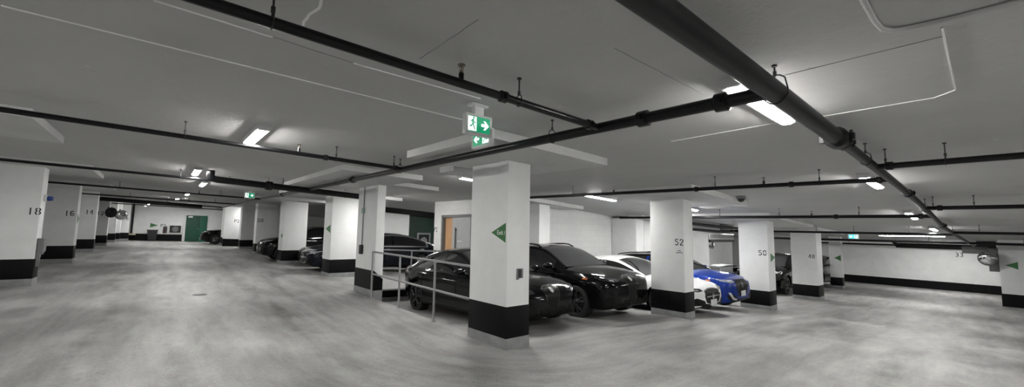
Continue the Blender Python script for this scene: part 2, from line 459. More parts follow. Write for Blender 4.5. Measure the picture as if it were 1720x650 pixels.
# ------------------------------------------------------------------ columns
def column(x0, x1, y0, y1, label, number=None, panel=None, ptop=2.55, slant=False, note=False, group='white concrete columns', band=(.15, .57), bev=.012):
    z0 = min(gz(x0, y0), gz(x1, y0), gz(x0, y1), gz(x1, y1))
    t = thing('concrete_column', label, 'column', (x0, y0, z0), group=group)
    w, d = x1 - x0, y1 - y0
    top = max(gz(x0, y0), gz(x1, y1), gz(x0, y1)) - z0 + (ptop if panel else CEIL) + .03
    bm = bmesh.new(); box(bm, 0, w, 0, d, .0, top, bev=bev); finish('shaft', bm, M['white_concrete'], t, smooth=40)
    e = .004
    bm = bmesh.new()
    if slant:
        pts = [(0, d, band[1] + .02), (0, 0, band[1] + .02), (w, 0, band[1] - .17), (w, d, band[1] - .17)]
        lo = [bm.verts.new((x + (e if x > 0 else -e), y + (e if y > 0 else -e), band[0])) for x, y, z in pts]
        hi = [bm.verts.new((x + (e if x > 0 else -e), y + (e if y > 0 else -e), z)) for x, y, z in pts]
        bm.faces.new(lo); bm.faces.new(hi)
        for i in range(4): bm.faces.new((lo[i], lo[(i + 1) % 4], hi[(i + 1) % 4], hi[i]))
    else: box(bm, -e, w + e, -e, d + e, band[0], band[1], bev=.008)
    finish('paint_band', bm, M['black_band'], t, smooth=40)
    bm = bmesh.new(); box(bm, -.008, w + .008, -.008, d + .008, -.12, band[0] + .002, bev=.006); finish('plinth', bm, M['plinth'], t, smooth=40)
    if number:
        s, face, c, zc, h = number
        bm = bmesh.new()
        if face == '-x': stencil(bm, s, (-.0005, c - y0, zc + gz(x0, c) - z0), (0, -1, 0), (0, 0, 1), (-1, 0, 0), h)
        else: stencil(bm, s, (c - x0, -.0005, zc + gz(c, y0) - z0), (1, 0, 0), (0, 0, 1), (0, -1, 0), h)
        finish('painted_number', bm, M['number_paint'], t)
        if note:
            bm = bmesh.new()
            for dz, ww in ((-.185, .075), (-.225, .15)):
                zz = zc + dz + gz(x0, c) - z0
                prism(bm, [(-ww / 2, -.011), (ww / 2, -.011), (ww / 2, .011), (-ww / 2, .011)], (0, c - y0, zz), (0, -1, 0), (0, 0, 1), (-1, 0, 0), .001)
            finish('small_print', bm, mat('faded blue grey ink', (.22, .23, .28), .7), t)
    if panel:
      for a, b, c, d2 in (panel if isinstance(panel, list) else [panel]):
        bm = bmesh.new()
        box(bm, a - x0, b - x0, c - y0, d2 - y0, ptop - z0, CEIL + .02 - z0, bev=0, shear=lambda x, y: gz(x + x0, y + y0))
        finish('drop_panel', bm, M['panel_concrete'], t)
    return t

column(3.62, 4.035, 4.35, 5.22, 'thick white column at the corner of the aisles with a green exit triangle', panel=[(2.64, 4.70, 3.50, 5.45), (3.68, 4.6, 5.86, 6.3)])
column(3.80, 4.00, 9.25, 10.45, 'narrow white column at the far end of the grey handrail', panel=[(2.44, 4.02, 7.55, 12.2), (4.02, 5.23, 8.97, 12.2)], slant=True)
column(4.15, 5.10, 13.62, 14.4, 'white column standing right behind the handrail column', panel=(2.9, 6.2, 13.0, 15.2))
column(3.85, 4.74, 18.75, 19.5, 'white column between two dark parked cars left of the handrail', panel=(2.9, 5.9, 18.1, 20.2))
column(3.96, 4.95, 25.5, 26.2, 'white column numbered 58 with a dark car nosing out beside it', number=('58', '-y', 4.12, 1.76, .20))
column(3.98, 4.95, 30.9, 31.6, 'white column just left of the one numbered 58')
column(3.45, 4.25, 35.3, 36., 'distant white column beside the far black car')
column(8.60, 9.0, 4.42, 5.22, 'white column numbered 52 in front of the white sedan', number=('52', '-x', 4.53, 1.60, .145), note=True, panel=(7.45, 10.05, 3.66, 5.7))
column(13.6, 14.15, 4.45, 5.25, 'white column numbered 50 beyond the blue car', number=('50', '-x', 4.60, 1.63, .16), panel=(12.3, 16.2, 3.95, 6.2))
column(18.8, 19.5, 4.52, 5.35, 'white column numbered 48 farther down the right aisle', number=('48', '-x', 4.69, 1.61, .15), panel=(17.8, 21.5, 4.2, 6.2))
column(27.0, 27.4, 5.45, 5.95, 'slim white column before the right end wall with a green arrow')
column(-3.4, -1.97, 13.45, 13.95, 'white column numbered 18 at the left edge of the photo', number=('18', '-y', -2.05, 1.585, .15), panel=(-4.2, -1.2, 12.9, 15.5))
column(-3.4, -2.05, 19.6, 20.15, 'white column numbered 16 on the left side of the aisle', number=('16', '-y', -2.22, 1.61, .17), panel=(-4.2, -1.3, 19., 21.6))
column(-3.4, -2.10, 25.8, 26.35, 'white column numbered 14 on the left side of the aisle', number=('14', '-y', -2.33, 1.74, .19))
column(-3.4, -2.12, 32.0, 32.6, 'white column numbered 12 on the left side of the aisle', number=('12', '-y', -2.46, 1.77, .21))
column(-3.4, -2.05, 36.6, 37.1, 'distant white column numbered 10 behind the black mirror', number=('10', '-y', -2.28, 1.70, .2))
column(-3.4, -1.92, 38.3, 38.8, 'distant white column numbered 8 near the far wall', number=('8', '-y', -2.02, 1.64, .2))
column(-3.4, -1.55, 39.8, 40.3, 'distant white column numbered 6 against the far wall', number=('6', '-y', -1.68, 1.55, .2))
column(-3.6, -2.2, 7.6, 8.1, 'column outside the left edge whose drop panel shows on the ceiling', panel=(-4.2, -1.13, 6.75, 8.75))
column(8.42, 8.86, 8.68, 9.4, 'white column against the block wall behind the black sport utility car', panel=(7.55, 10.0, 8.35, 9.4))
column(12.78, 13.25, 8.3, 9.34, 'white column at the right end of the grey block wall', panel=(12.5, 15., 7.9, 8.45))

# bright wall piece with P2 beside the column left of 58
bm = bmesh.new(); box(bm, 3.35, 4.6, 33.6, 34.0, -.1, CEIL + .03, bev=.01, shear=gz)
t = thing('wall_pier', 'brightly lit white pier lettered P2 left of the far columns', 'pier', (0, 0, 0))
finish('pier_body', bm, M['white_concrete'], t)
bm = bmesh.new(); box(bm, 3.345, 4.605, 33.595, 34.005, .0, .5, shear=gz); finish('paint_band', bm, M['black_band'], t)
bm = bmesh.new(); text_mesh(bm, 'P2', (4.05, 33.594, 1.70 + gz(4, 33.6)), (1, 0, 0), (0, 0, 1), (0, -1, 0), .22); finish('painted_letters', bm, M['number_paint'], t)

# ------------------------------------------------------------------ painted lettering on walls
def lettering(s, o, u, n, h, label, depth=.002, mat_=None, name='painted_letters', cat='lettering'):
    bm = bmesh.new(); text_mesh(bm, s, o, u, (0, 0, 1), n, h, depth=depth)
    return tag(finish(name, bm, mat_ or M['number_paint']), label, cat)
lettering('33', (X1 - .0005, 1.60, 2.0 + gz(X1, 1.6)), (0, -1, 0), (-1, 0, 0), .24, 'number 33 painted on the right end wall')
lettering('P2', (.30, Y1 - .0005, 1.13 + gz(0, Y1)), (1, 0, 0), (0, -1, 0), .24, 'letters P2 painted on the far left end wall')
lettering('P2', (CX - .0005, 12.98, 1.66 + gz(CX, 13)), (0, -1, 0), (-1, 0, 0), .17, 'letters P2 painted beside the steel door')

# green triangular exit plates
def triangle_sign(pts, n, label, text=None, origin=None):
    n = Vector(n); ps = [Vector(p) for p in pts]; c = sum(ps, Vector()) / 3
    t = thing('exit_plate', label, 'sign', c, group='green triangle signs')
    bm = bmesh.new()
    A = [bm.verts.new(p - c) for p in ps]; B = [bm.verts.new(p - c + n * .004) for p in ps]
    bm.faces.new(A); bm.faces.new(B)
    for i in range(3): bm.faces.new((A[i], A[(i + 1) % 3], B[(i + 1) % 3], B[i]))
    finish('plate', bm, M['sign_green'], t)
    if text:
        bm = bmesh.new()
        text_mesh(bm, text, Vector(origin) - c + n * .004, (0, -1, 0), (0, 0, 1), n, .064, depth=.0015, spacing=.95)
        finish('lettering', bm, M['sign_white'], t)
    return t
zc = 1.545 + gz(3.62, 4.5)
t = triangle_sign([(3.619, 4.70, zc), (3.619, 4.385, zc + .135), (3.619, 4.385, zc - .135)], (-1, 0, 0), 'green triangular Exit plate on the nearest column', 'Exit', (3.619, 4.505, zc))
bm = bmesh.new()
cc = Vector(t.location)
prism(bm, [(-.010, -.026), (-.002, -.026), (.006, .012), (.006, .026), (.002, .026)], Vector((3.615, 4.405, zc)) - cc, (0, -1, 0), (0, 0, 1), (-1, 0, 0), .0015)
finish('clipped_symbol', bm, M['sign_white'], t)
def arrow_x(x, y, z, w, h, d, label):   # on a -x face, tip towards +y when d=1
    z += gz(x, y)
    return triangle_sign([(x - .001, y + d * w, z), (x - .001, y, z + h / 2), (x - .001, y, z - h / 2)], (-1, 0, 0), label)
arrow_x(3.85, 18.8, 1.12, .3, .2, 1, 'small green triangle sign on the column between two dark cars')
arrow_x(4.15, 13.72, 1.49, .48, .26, 1, 'green triangle sign on the column behind the handrail column')
arrow_x(27.0, 5.47, 1.55, .28, .31, 1, 'green triangle sign on the slim column by the right end wall')
arrow_x(26.0, -.34, 1.64, .33, .30, 1, 'green triangle sign on the wall at the right edge, below the camera')
z = 1.52 + gz(13.9, 4.45)
triangle_sign([(14.14, 4.449, z), (13.78, 4.449, z + .13), (13.78, 4.449, z - .13)], (0, -1, 0), 'green triangle sign on the narrow side of column 50')
z = 1.15 + gz(0, 41)
triangle_sign([(.0, 40.999, z), (-.45, 40.999, z + .17), (-.45, 40.999, z - .17)], (0, -1, 0), 'distant green triangle sign beside P2 on the far wall')
z = 1.45 + gz(-2.05, 19.9)
triangle_sign([(-2.049, 20.1, z), (-2.049, 19.75, z + .17), (-2.049, 19.75, z - .17)], (1, 0, 0), 'dull green triangle sign on the edge of column 16')

# ------------------------------------------------------------------ pipes
def pz(x, y, h): return h + gz(x, y)
def pipe_run(name, label, pts, r, couplings=(), hangers=(), sprinklers=(), mat_=None, end_cap=False, group='', mains_r=None):
    """pts: (x,y,height above floor); couplings/hangers/sprinklers: distances along the run"""
    mat_ = mat_ or M['pipe_black']
    P = []
    for (a, b) in zip(pts, pts[1:]):
        va, vb = Vector(a), Vector(b); k = max(1, int((vb - va).length / 1.5))
        for i in range(k): P.append(va.lerp(vb, i / k))
    P.append(Vector(pts[-1]))
    Wp = [Vector((p.x, p.y, pz(p.x, p.y, p.z))) for p in P]
    o = Wp[0].copy(); Wp = [p - o for p in Wp]
    cum = [0]
    for a, b in zip(Wp, Wp[1:]): cum.append(cum[-1] + (b - a).length)
    def at(s):
        for i in range(len(cum) - 1):
            if s <= cum[i + 1] or i == len(cum) - 2:
                t_ = (s - cum[i]) / (cum[i + 1] - cum[i]); return Wp[i].lerp(Wp[i + 1], t_), (Wp[i + 1] - Wp[i]).normalized()
    t = thing(name, label, 'pipe', o, group=name.replace('_', ' ') + ' pipes' if group == '' and name != 'service_pipe' else None)
    bm = bmesh.new(); tube(bm, Wp, r, 16); finish('pipe', bm, mat_, t, smooth=50)
    for s in couplings:
        p, d = at(s); bm = bmesh.new()
        tube(bm, [p - d * r * 1.1, p - d * r * .9, p - d * r * .85, p + d * r * .85, p + d * r * .9, p + d * r * 1.1], [r * 1.05, r * 1.3, r * 1.42, r * 1.42, r * 1.3, r * 1.05], 16)
        side = d.cross(Vector((0, 0, 1))).normalized()
        for sg in (-1, 1):
            q = p + side * sg * r * 1.5
            box(bm, q.x - r * .4, q.x + r * .4, q.y - r * .4, q.y + r * .4, q.z - r * .45, q.z + r * .45)
        tube(bm, [p + side * r * 1.5 - Vector((0, 0, r * .9)), p + side * r * 1.5 + Vector((0, 0, r * .9))], r * .18, 6)
        finish('coupling', bm, mat_, t, smooth=40)
    for s in hangers:
        p, d = at(s); bm = bmesh.new()
        wp = p + o; ztop = CEIL + gz(wp.x, wp.y) - o.z
        k = 14; side = d.cross(Vector((0, 0, 1))).normalized()
        rr = r * 1.1
        loop = [p + side * rr * sin(a) - Vector((0, 0, rr * cos(a))) for a in [2 * pi * i / k for i in range(k)]]
        loop = [q if q.z < p.z + rr * .5 else q + Vector((0, 0, r * .7)) for q in loop]
        tube(bm, loop + [loop[0]], .0045, 6)
        tube(bm, [p + Vector((0, 0, r * 1.6)), (p.x, p.y, ztop)], .0055, 6)
        tube(bm, [p + Vector((0, 0, r * 1.7)), p + Vector((0, 0, r * 1.7 + .03))], .011, 6)
        tube(bm, [(p.x, p.y, ztop - .012), (p.x, p.y, ztop + .004)], .016, 8)
        finish('hanger_rod', bm, M['rod'], t)
    for s in sprinklers:
        p, d = at(s); h = bpy.data.objects.new('sprinkler_head', None)
        bm = bmesh.new()
        q = p + Vector((0, 0, r * .8))
        tube(bm, [q, q + Vector((0, 0, .045))], .017, 12)
        sp = finish('sprinkler_head', bm, mat_, t, smooth=40)
        bm = bmesh.new()
        tube(bm, [q + Vector((0, 0, .045)), q + Vector((0, 0, .06))], .013, 10)
        for sg in (-1, 1): tube(bm, [q + d * sg * .012 + Vector((0, 0, .058)), q + d * sg * .015 + Vector((0, 0, .08)), q + d * sg * .003 + Vector((0, 0, .1))], .003, 6)
        tube(bm, [q + Vector((0, 0, .06)), q + Vector((0, 0, .095))], .004, 6)
        lathe(bm, [(0.0001, .104), (.024, .102), (.026, .096), (.012, .100)], 'z', 16, q)
        finish('deflector', bm, M['brass'], sp, smooth=40)
    return t
PH = 2.47
def bx(y, xa, xb, h=PH): return [(xa, y, h), (xb, y, h)]
def by(x, ya, yb, h=PH): return [(x, ya, h), (x, yb, h)]
# the two mains
pipe_run('sprinkler_main', 'black main pipe running across the frame in front of the nearest column', by(2.86, .93, 33.), .045,
         couplings=(.25, .85, 7.3, 13.4), hangers=(1.85, 5.2, 8.2, 14., 20.))
pipe_run('sprinkler_main', 'thickest black pipe crossing the upper right corner', [(-6, .87, PH), (4.55, .87, PH)], .064,
         couplings=(10.4,), hangers=(8.9,), mat_=M['pipe_dark'])
pipe_run('sprinkler_main', 'dark grey pipe continuing from the thickest pipe towards the right end wall', [(4.55, .87, PH), (30, .87, 2.44)], .044,
         couplings=(.08, 3.9, 9.0), hangers=(1.0, 6.0, 12.), mat_=M['pipe_dark'])
# branches on the left, joining the first main
pipe_run('sprinkler_branch', 'upper left branch pipe with a brass sprinkler near the exit sign', bx(2.21, -6, 2.86), .029,
         couplings=(7.78, 8.72), hangers=(6.35, 7.93), sprinklers=(7.43,))
pipe_run('sprinkler_branch', 'second branch pipe from the top at the left edge, passing the ceiling light', bx(6.0, -6.5, 2.86), .028,
         couplings=(8.2, 9.22), hangers=(6.66, 8.34, 9.2), sprinklers=(7.86,))
pipe_run('sprinkler_branch', 'third branch pipe at the left edge just above column 18', bx(11.6, -7, 2.86), .028, hangers=(4.5, 7.3, 9.), sprinklers=(8.2,))
pipe_run('sprinkler_branch', 'fourth branch pipe from the front, starting right of column 18', bx(17.8, -7, 2.86), .028, hangers=(6., 8.6), sprinklers=(8.,))
pipe_run('sprinkler_branch', 'fifth branch pipe from the front, above the second left column', bx(24.3, -7, 2.86), .028, hangers=(6., 9.), sprinklers=(8.,))
pipe_run('sprinkler_branch', 'distant branch pipe just before the black round mirror', bx(30., -7, 2.86), .03, hangers=(6., 9.))
pipe_run('sprinkler_branch', 'farthest branch pipe before the left end wall', bx(36., -7, 4.), .03, hangers=(6., 9.))
# black drain with an elbow
pipe_run('drain_pipe', 'thick black pipe dropping from the ceiling through an elbow, centre left',
         [(.80, 11.15, 2.66), (.80, 11.15, 2.53), (.84, 11.16, 2.475), (.92, 11.17, 2.46), (4.1, 11.3, 2.40)], .075, hangers=(1.6, 2.4, 3.1), couplings=(1.3,))
pipe_run('drain_pipe', 'black drain pipe above the round mirrors at the far left', [(-2.6, 28.6, 2.45), (1.8, 29., 2.40)], .10, hangers=(1.2, 2.9))
# branches on the right
pipe_run('sprinkler_branch', 'branch pipe leaving the thickest pipe to the right edge, uppermost', [(5.95, .87, 2.46), (5.85, -3., 2.46)], .032, couplings=(.13,), hangers=(.1, .55))
pipe_run('sprinkler_branch', 'long branch pipe passing above the black sport utility car to the nearest column', [(6.95, .87, 2.46), (6.55, 8.0, 2.46)], .030, couplings=(.1, 1.05, 2.4), hangers=(.72, 2.1, 5.), sprinklers=(1.4, 4.))
pipe_run('sprinkler_branch', 'second branch pipe to the right edge, below the uppermost', [(10.3, .87, 2.45), (10.2, -3.5, 2.45)], .034, couplings=(.2,), hangers=(.12, .6))
pipe_run('sprinkler_branch', 'branch pipe with a capped left end crossing column 52 and column 50', [(11.5, .87, 2.44), (11.4, 8.0, 2.44)], .036, couplings=(.15, 1.5), hangers=(1.1, 2.6, 4.), sprinklers=(1.95,))
pipe_run('sprinkler_branch', 'third branch pipe to the right edge', [(16., .87, 2.44), (16., -3.5, 2.44)], .036, hangers=(.5,))
pipe_run('sprinkler_branch', 'branch pipe crossing above column 48', [(17., .87, 2.44), (17., 10., 2.44)], .036, hangers=(.9, 2.2, 3.2))
pipe_run('sprinkler_branch', 'lowest branch pipe before the right end wall', [(24.5, -3., 2.44), (24.5, 9., 2.42)], .05, hangers=(1., 2.5, 5.))
pipe_run('drain_pipe', 'thick black drain hanging in front of the right end wall', [(29.5, .2, 2.36), (29.5, 3.6, 2.36), (29.5, 3.7, 2.6)], .13, hangers=(.8, 1.7, 2.6))
pipe_run('drain_pipe', 'long thin black pipe along the top of the right end wall', [(32.8, .2, 2.42), (32.8, 9., 2.42)], .05, hangers=(3., 6.))

# ------------------------------------------------------------------ ceiling lights
def light(x, y, along, label, length=1.22, w=.13, drop_=.0, group='strip lights on the ceiling'):
    z = CEIL + gz(x, y) - drop_
    tilt = (0, -atan(SLOPE_X - (interp(SAG, x + .5) - interp(SAG, x - .5))), 0) if along == 'x' else (0, 0, pi / 2)
    t = thing('ceiling_light', label, 'light', (x, y, z), tilt, group)
    h = length / 2
    bm = bmesh.new(); box(bm, -h, h, -w / 2 - .006, w / 2 + .008, -.058, .02, bev=.006); finish('housing', bm, M['housing'], t, smooth=40)
    bm = bmesh.new()
    prof = [(-w * .42, -.033), (-w * .40, -.060), (-w * .22, -.078), (w * .22, -.078), (w * .40, -.060), (w * .42, -.033)]
    prism(bm, prof, (-h + .03, 0, 0), (0, 1, 0), (0, 0, 1), (1, 0, 0), length - .06)
    finish('diffuser', bm, M['lens'], t)
    for sx in (-1, 1):
        bm = bmesh.new(); box(bm, sx * (h - .015) - .017, sx * (h - .015) + .017, -w * .44, w * .44, -.07, -.01, bev=.006); finish('end_cap', bm, M['housing'], t, smooth=40)
    for k in (-.33, .33):
        for sy in (-1, 1):
            bm = bmesh.new(); box(bm, k * length - .012, k * length + .012, sy * w * .5 - .004, sy * w * .5 + .004, -.05, .0); finish('clip', bm, M['steel'], t)
    return t
light(3.52, 1.15, 'x', 'brightest strip light, beside the junction of the two main pipes')
light(8.1, 1.22, 'x', 'strip light in front of the thin dark pipe, second along the right aisle')
light(12.75, 1.28, 'x', 'third strip light along the right aisle')
light(17.4, 1.3, 'x', 'fourth strip light along the right aisle')
light(22.3, 2.3, 'y', 'long strip light near the right end wall', 1.9)
light(31., 2.2, 'y', 'farthest strip light in front of the right end wall', 1.9)
light(.85, 6.0, 'y', 'left strip light above the second branch pipe', 1.15)
light(.56, 11.4, 'y', 'strip light just left of the black drain elbow')
light(.9, 14.8, 'y', 'strip light below and behind the drain elbow')
light(.80, 20.9, 'y', 'small strip light in mid distance of the left aisle', 1.0)
light(.62, 26., 'y', 'far strip light in the left aisle, nearer of the last two')
light(1.1, 32.5, 'y', 'farthest strip light of the left aisle')
light(8.25, 6.35, 'x', 'strip light above the black sport utility car')
light(4.98, 6.75, 'x', 'strip light peeking out left of the nearest column', 1.2)
light(5.3, 12.2, 'y', 'strip light right of the handrail column')
light(10.55, 5.35, 'x', 'strip light half hidden by the column in front of the white sedan')
light(19.7, 6.3, 'x', 'strip light just right of the column beyond the blue car')
light(4.7, 32.9, 'y', 'strip light over the bright P2 pier', .8)
light(6.0, 17.2, 'x', 'strip light over the dark sedan behind the handrail')
light(10.2, 16.0, 'x', 'strip light in the hall behind the stair core')
light(-.9, -3.2, 'x', 'added fill light, unseen behind the viewer over the right aisle')  # lamp added behind the camera to light the near column faces
light(-4.5, 1.2, 'x', 'added fill light, unseen out of frame on the left')  # unseen lamp added to light the foreground from the left
light(-3.3, 4.6, 'y', 'added fill light, unseen out of frame before column 18')  # lamp added out of view to brighten the left columns
light(1.9, 38.4, 'y', 'added fill light facing the green door')  # lamp added to brighten the far wall around the door
light(-4.8, 9.4, 'y', 'added fill light hidden left of column 18')  # added lamp, kept out of sight, for more light on the left
light(-5.2, 22., 'y', 'added fill light hidden behind the left columns')  # added lamp, out of sight, lights the left side of the aisle
light(-4.8, 35., 'y', 'added fill light hidden behind the far left columns')  # added lamp, out of sight, lights the far left corner
light(-.6, 37.6, 'y', 'added fill light facing the far left end wall')  # lamp added to lift the dark far end wall
light(15.2, 7.85, 'x', 'added fill light behind the column beyond the blue car')  # lamp added out of sight to brighten the mechanical clutter
light(21.5, 9.6, 'x', 'strip light above the grey duct beyond the blue car')
light(3.0, -2.2, 'x', 'added fill light, unseen above and behind the viewer')  # extra unseen lamp, added to fill the foreground
light(12.1, 6.5, 'x', 'added fill light hidden behind the column in front of the white sedan')  # unseen lamp added to brighten the white beam behind the column
light(12., -3.2, 'x', 'added fill light, unseen out of frame on the right')  # extra lamp added out of view to fill the right aisle
light(21., 8.5, 'x', 'strip light over the black car far down the right aisle')
light(29.5, 8.5, 'x', 'strip light over the grey car far down the right aisle')

# ------------------------------------------------------------------ exit signs
MAN = [  # running figure, unit square
    [(.50, .52), (.62, .56), (.66, .80), (.50, .80), (.38, .72), (.26, .60), (.32, .55), (.44, .66)],
    [(.62, .74), (.74, .60), (.90, .64), (.89, .56), (.72, .50), (.58, .64)],
    [(.50, .56), (.62, .56), (.70, .36), (.88, .08), (.78, .05), (.60, .30), (.50, .48)],
    [(.50, .56), (.58, .46), (.42, .26), (.16, .24), (.16, .32), (.38, .36), (.46, .50)]]
ARROW = [(.0, .38), (.52, .38), (.26, .12), (.52, .12), (1., .5), (.52, .88), (.26, .88), (.52, .62), (.0, .62)]
def exit_sign(x, y, zt, rotz, label, w=.36, h=.215, cyan=False, flip=False, stem=.06):
    """hanging lit sign; front faces local -y"""
    t = thing('exit_sign', label, 'sign', (x, y, zt), (0, 0, rotz), 'hanging exit signs')
    bm = bmesh.new(); box(bm, -w / 2, w / 2, -.028, .028, -h, 0, bev=.006); finish('casing', bm, M['white_plastic'], t, smooth=40)
    bm = bmesh.new(); box(bm, -.05, .05, -.025, .025, -.005, stem, bev=.004); box(bm, -.09, .09, -.04, .04, stem - .012, stem + .012, bev=.004); finish('mount', bm, M['white_plastic'], t, smooth=40)
    for sy in (-1, 1):
        a = -1 if (flip != (sy > 0)) else 1
        n = (0, sy, 0); u = (-sy, 0, 0); yo = sy * .0285
        pw, ph = w * .80, h * .74
        bm = bmesh.new(); prism(bm, [(-pw / 2, -ph / 2), (pw / 2, -ph / 2), (pw / 2, ph / 2), (-pw / 2, ph / 2)], (0, yo, -h / 2), u, (0, 0, 1), n, .003)
        pn = finish('lit_panel', bm, M['lit_cyan'] if cyan else M['lit_green'], t)
        bm = bmesh.new()
        x0 = -pw * .34 * a - pw * .19 if a == 1 else pw * .34 - pw * .19
        q = [(x0, -ph * .46), (x0 + pw * .38, -ph * .46), (x0 + pw * .38, ph * .46), (x0, ph * .46)]
        prism(bm, q, (0, yo + sy * .003, -h / 2), u, (0, 0, 1), n, .001)
        finish('white_square', bm, M['lit_white'], pn); bm = bmesh.new()
        ax = .08 * pw if a == 1 else -.44 * pw
        ar = [(ax + (p if a == 1 else 1 - p) * pw * .36, (b - .5) * ph * .78) for p, b in ARROW]
        prism(bm, ar, (0, yo + sy * .003, -h / 2), u, (0, 0, 1), n, .001)
        finish('arrow', bm, M['lit_white'], pn)
        bm = bmesh.new()
        for poly in MAN:
            prism(bm, [(x0 + pw * .38 * (p if a == 1 else 1 - p), (b - .47) * ph * .92) for p, b in poly], (0, yo + sy * .004, -h / 2), u, (0, 0, 1), n, .001)
        k = 12; cx_ = .66 if a == 1 else .34
        prism(bm, [(x0 + pw * .38 * cx_ + .010 * cos(2 * pi * i / k), (.88 - .47) * ph * .92 + .010 * sin(2 * pi * i / k)) for i in range(k)], (0, yo + sy * .004, -h / 2), u, (0, 0, 1), n, .001)
        finish('running_figure', bm, M['lit_green'], pn)
    return t
exit_sign(2.09, 2.95, 2.555 + gz(2.1, 2.95), 0, 'nearer green running figure exit sign hanging from the ceiling', .285, .185, stem=.085)
exit_sign(2.52, 3.46, 2.59 + gz(2.5, 3.4), -pi / 2, 'exit sign hanging just behind the nearer exit sign', .33, .18, flip=True, stem=.05)
exit_sign(2.37, 17., 2.63 + gz(2.4, 17), 0, 'small distant exit sign above the left aisle', .32, .21, cyan=False, stem=.05)
exit_sign(21., 3.82, 2.57 + gz(21, 3.9), -pi / 2, 'glowing cyan exit sign in the right aisle', .34, .2, cyan=True, flip=True, stem=.1)

# ------------------------------------------------------------------ handrails
def handrail(pts, posts, label, hs=(1.02, .53), r=.02, end_returns=True, floor=gz):
    a = Vector((pts[0][0], pts[0][1], gz(*pts[0]))); t = thing('handrail', label, 'handrail', a)
    for nm, h in zip(('top_rail', 'mid_rail'), hs):
        bm = bmesh.new(); P = [Vector((x, y, gz(x, y) + h)) - a for x, y in pts]; tube(bm, P, r, 12); finish(nm, bm, M['rail'], t, smooth=50)
    for (x, y) in posts:
        bm = bmesh.new(); b = Vector((x, y, gz(x, y))) - a
        tube(bm, [b, b + Vector((0, 0, hs[0]))], r, 12)
        lathe(bm, [(.0001, .010), (.045, .010), (.05, .004), (.05, 0.)], 'z', 16, b)
        finish('post', bm, M['rail'], t, smooth=50)
    return t
handrail([(3.72, 9.18), (3.67, 5.13)], [(3.72, 9.18), (3.70, 7.75), (3.685, 6.36)], 'grey pipe handrail between the nearest column and the narrow column')
handrail([(4.02, 10.32), (7.46, 10.32)], [(5.25, 10.32), (6.6, 10.32)], 'grey pipe handrail at the back of the sunken bay behind the black sedan')

# ------------------------------------------------------------------ doors and wall fittings
# steel door in the core, facing -x
t = thing('double_door', 'grey steel double door with a wood coloured leaf ajar in the white stair core', 'door', (CX, 11.65, gz(CX, 11.65)))
bm = bmesh.new()
for (a, b) in ((-.92, -.84), (.84, .92)): box(bm, -.03, .14, a, b, 0, 2.18)
box(bm, -.03, .14, -.92, .92, 2.10, 2.18); finish('door_frame', bm, M['frame_grey'], t)
bm = bmesh.new(); box(bm, .03, .08, -.84, .30, .01, 2.10, bev=.003); lf = finish('door_leaf', bm, M['door_grey'], t)
bm = bmesh.new(); box(bm, -.02, .0, .02, .06, .85, 1.75, bev=.004); box(bm, -.005, .03, .03, .05, .9, .94); box(bm, -.005, .03, .03, .05, 1.66, 1.70); finish('pull_handle', bm, M['dark_plastic'], lf)
bm = bmesh.new()
for k in range(5): box(bm, .028, .031, -.28 + k * .055, -.28 + k * .055 + .035, 1.30, 1.325)
finish('small_lettering', bm, M['sign_white'], lf)
bm = bmesh.new()
for zz in (.25, 1.1, 1.9): box(bm, .0, .04, -.86, -.82, zz, zz + .1)
finish('hinge', bm, M['frame_grey'], lf)
bm = bmesh.new(); box(bm, .10, .14, .30, .84, .01, 2.10, bev=.003); finish('door_leaf', bm, M['wood'], t)['label'] = 'light wood door leaf'
for k, yy in ((0, 12.92), (1, 12.74), (2, 12.68)):
    bm = bmesh.new(); box(bm, CX - .03, CX, yy - .025, yy + .025, .78 + gz(CX, yy), .95 + gz(CX, yy), bev=.004)
    tag(finish('card_reader', bm, M['dark_plastic'], smooth=40), ['small black device on the wall below P2, left one', 'small black device beside the door frame, middle one', 'small black device touching the door frame, right one'][k], 'card reader', 'wall devices beside the steel door')

# green wall, hose cabinet and white pier behind the dark sedan
bm = bmesh.new(); box(bm, 9.25, 11.2, 18.8, 19., -.1, CEIL + .02, shear=gz); structure(finish('wall_green', bm, M['dark_green']))
bm = bmesh.new(); box(bm, 7.55, 9.25, 18.55, 19.0, -.1, 2.5, shear=gz, bev=.01); structure(finish('wall_hall', bm, M['white_concrete']))
bm = bmesh.new(); box(bm, 7.3, 11.2, 18.45, 19.0, 2.42, CEIL + .02, shear=gz); structure(finish('trim_14', bm, M['black_band']))
def hose_cabinet(x, y, z, w, h, label, dark=M['glass_dark'], frame=M['frame_grey']):
    t = thing('hose_cabinet', label, 'cabinet', (x, y, z))
    bm = bmesh.new(); box(bm, -w / 2, w / 2, -.08, 0, 0, h, bev=.006); finish('cabinet_body', bm, frame, t, smooth=40)
    bm = bmesh.new(); f = .09
    box(bm, -w / 2 + f, w / 2 - f, -.088, -.07, f, h - f); finish('glass_door', bm, dark, t)
    bm = bmesh.new(); lathe(bm, [(.0001, -.13), (w * .22, -.13), (w * .24, -.1), (w * .22, -.085)], 'y', 20, (0, .01, h * .5)); finish('hose_reel', bm, M['frame_grey'], t, smooth=40)
    return t
hose_cabinet(10.15, 18.79, .82 + gz(10, 18.8), .75, .78, 'grey hose cabinet on the dark green wall above the dark sedan')
hose_cabinet(1.02, 40.99, .55 + gz(1, 41), .85, .72, 'white framed hose cabinet left of the green door', M['glass_dark'], M['white_plastic'])
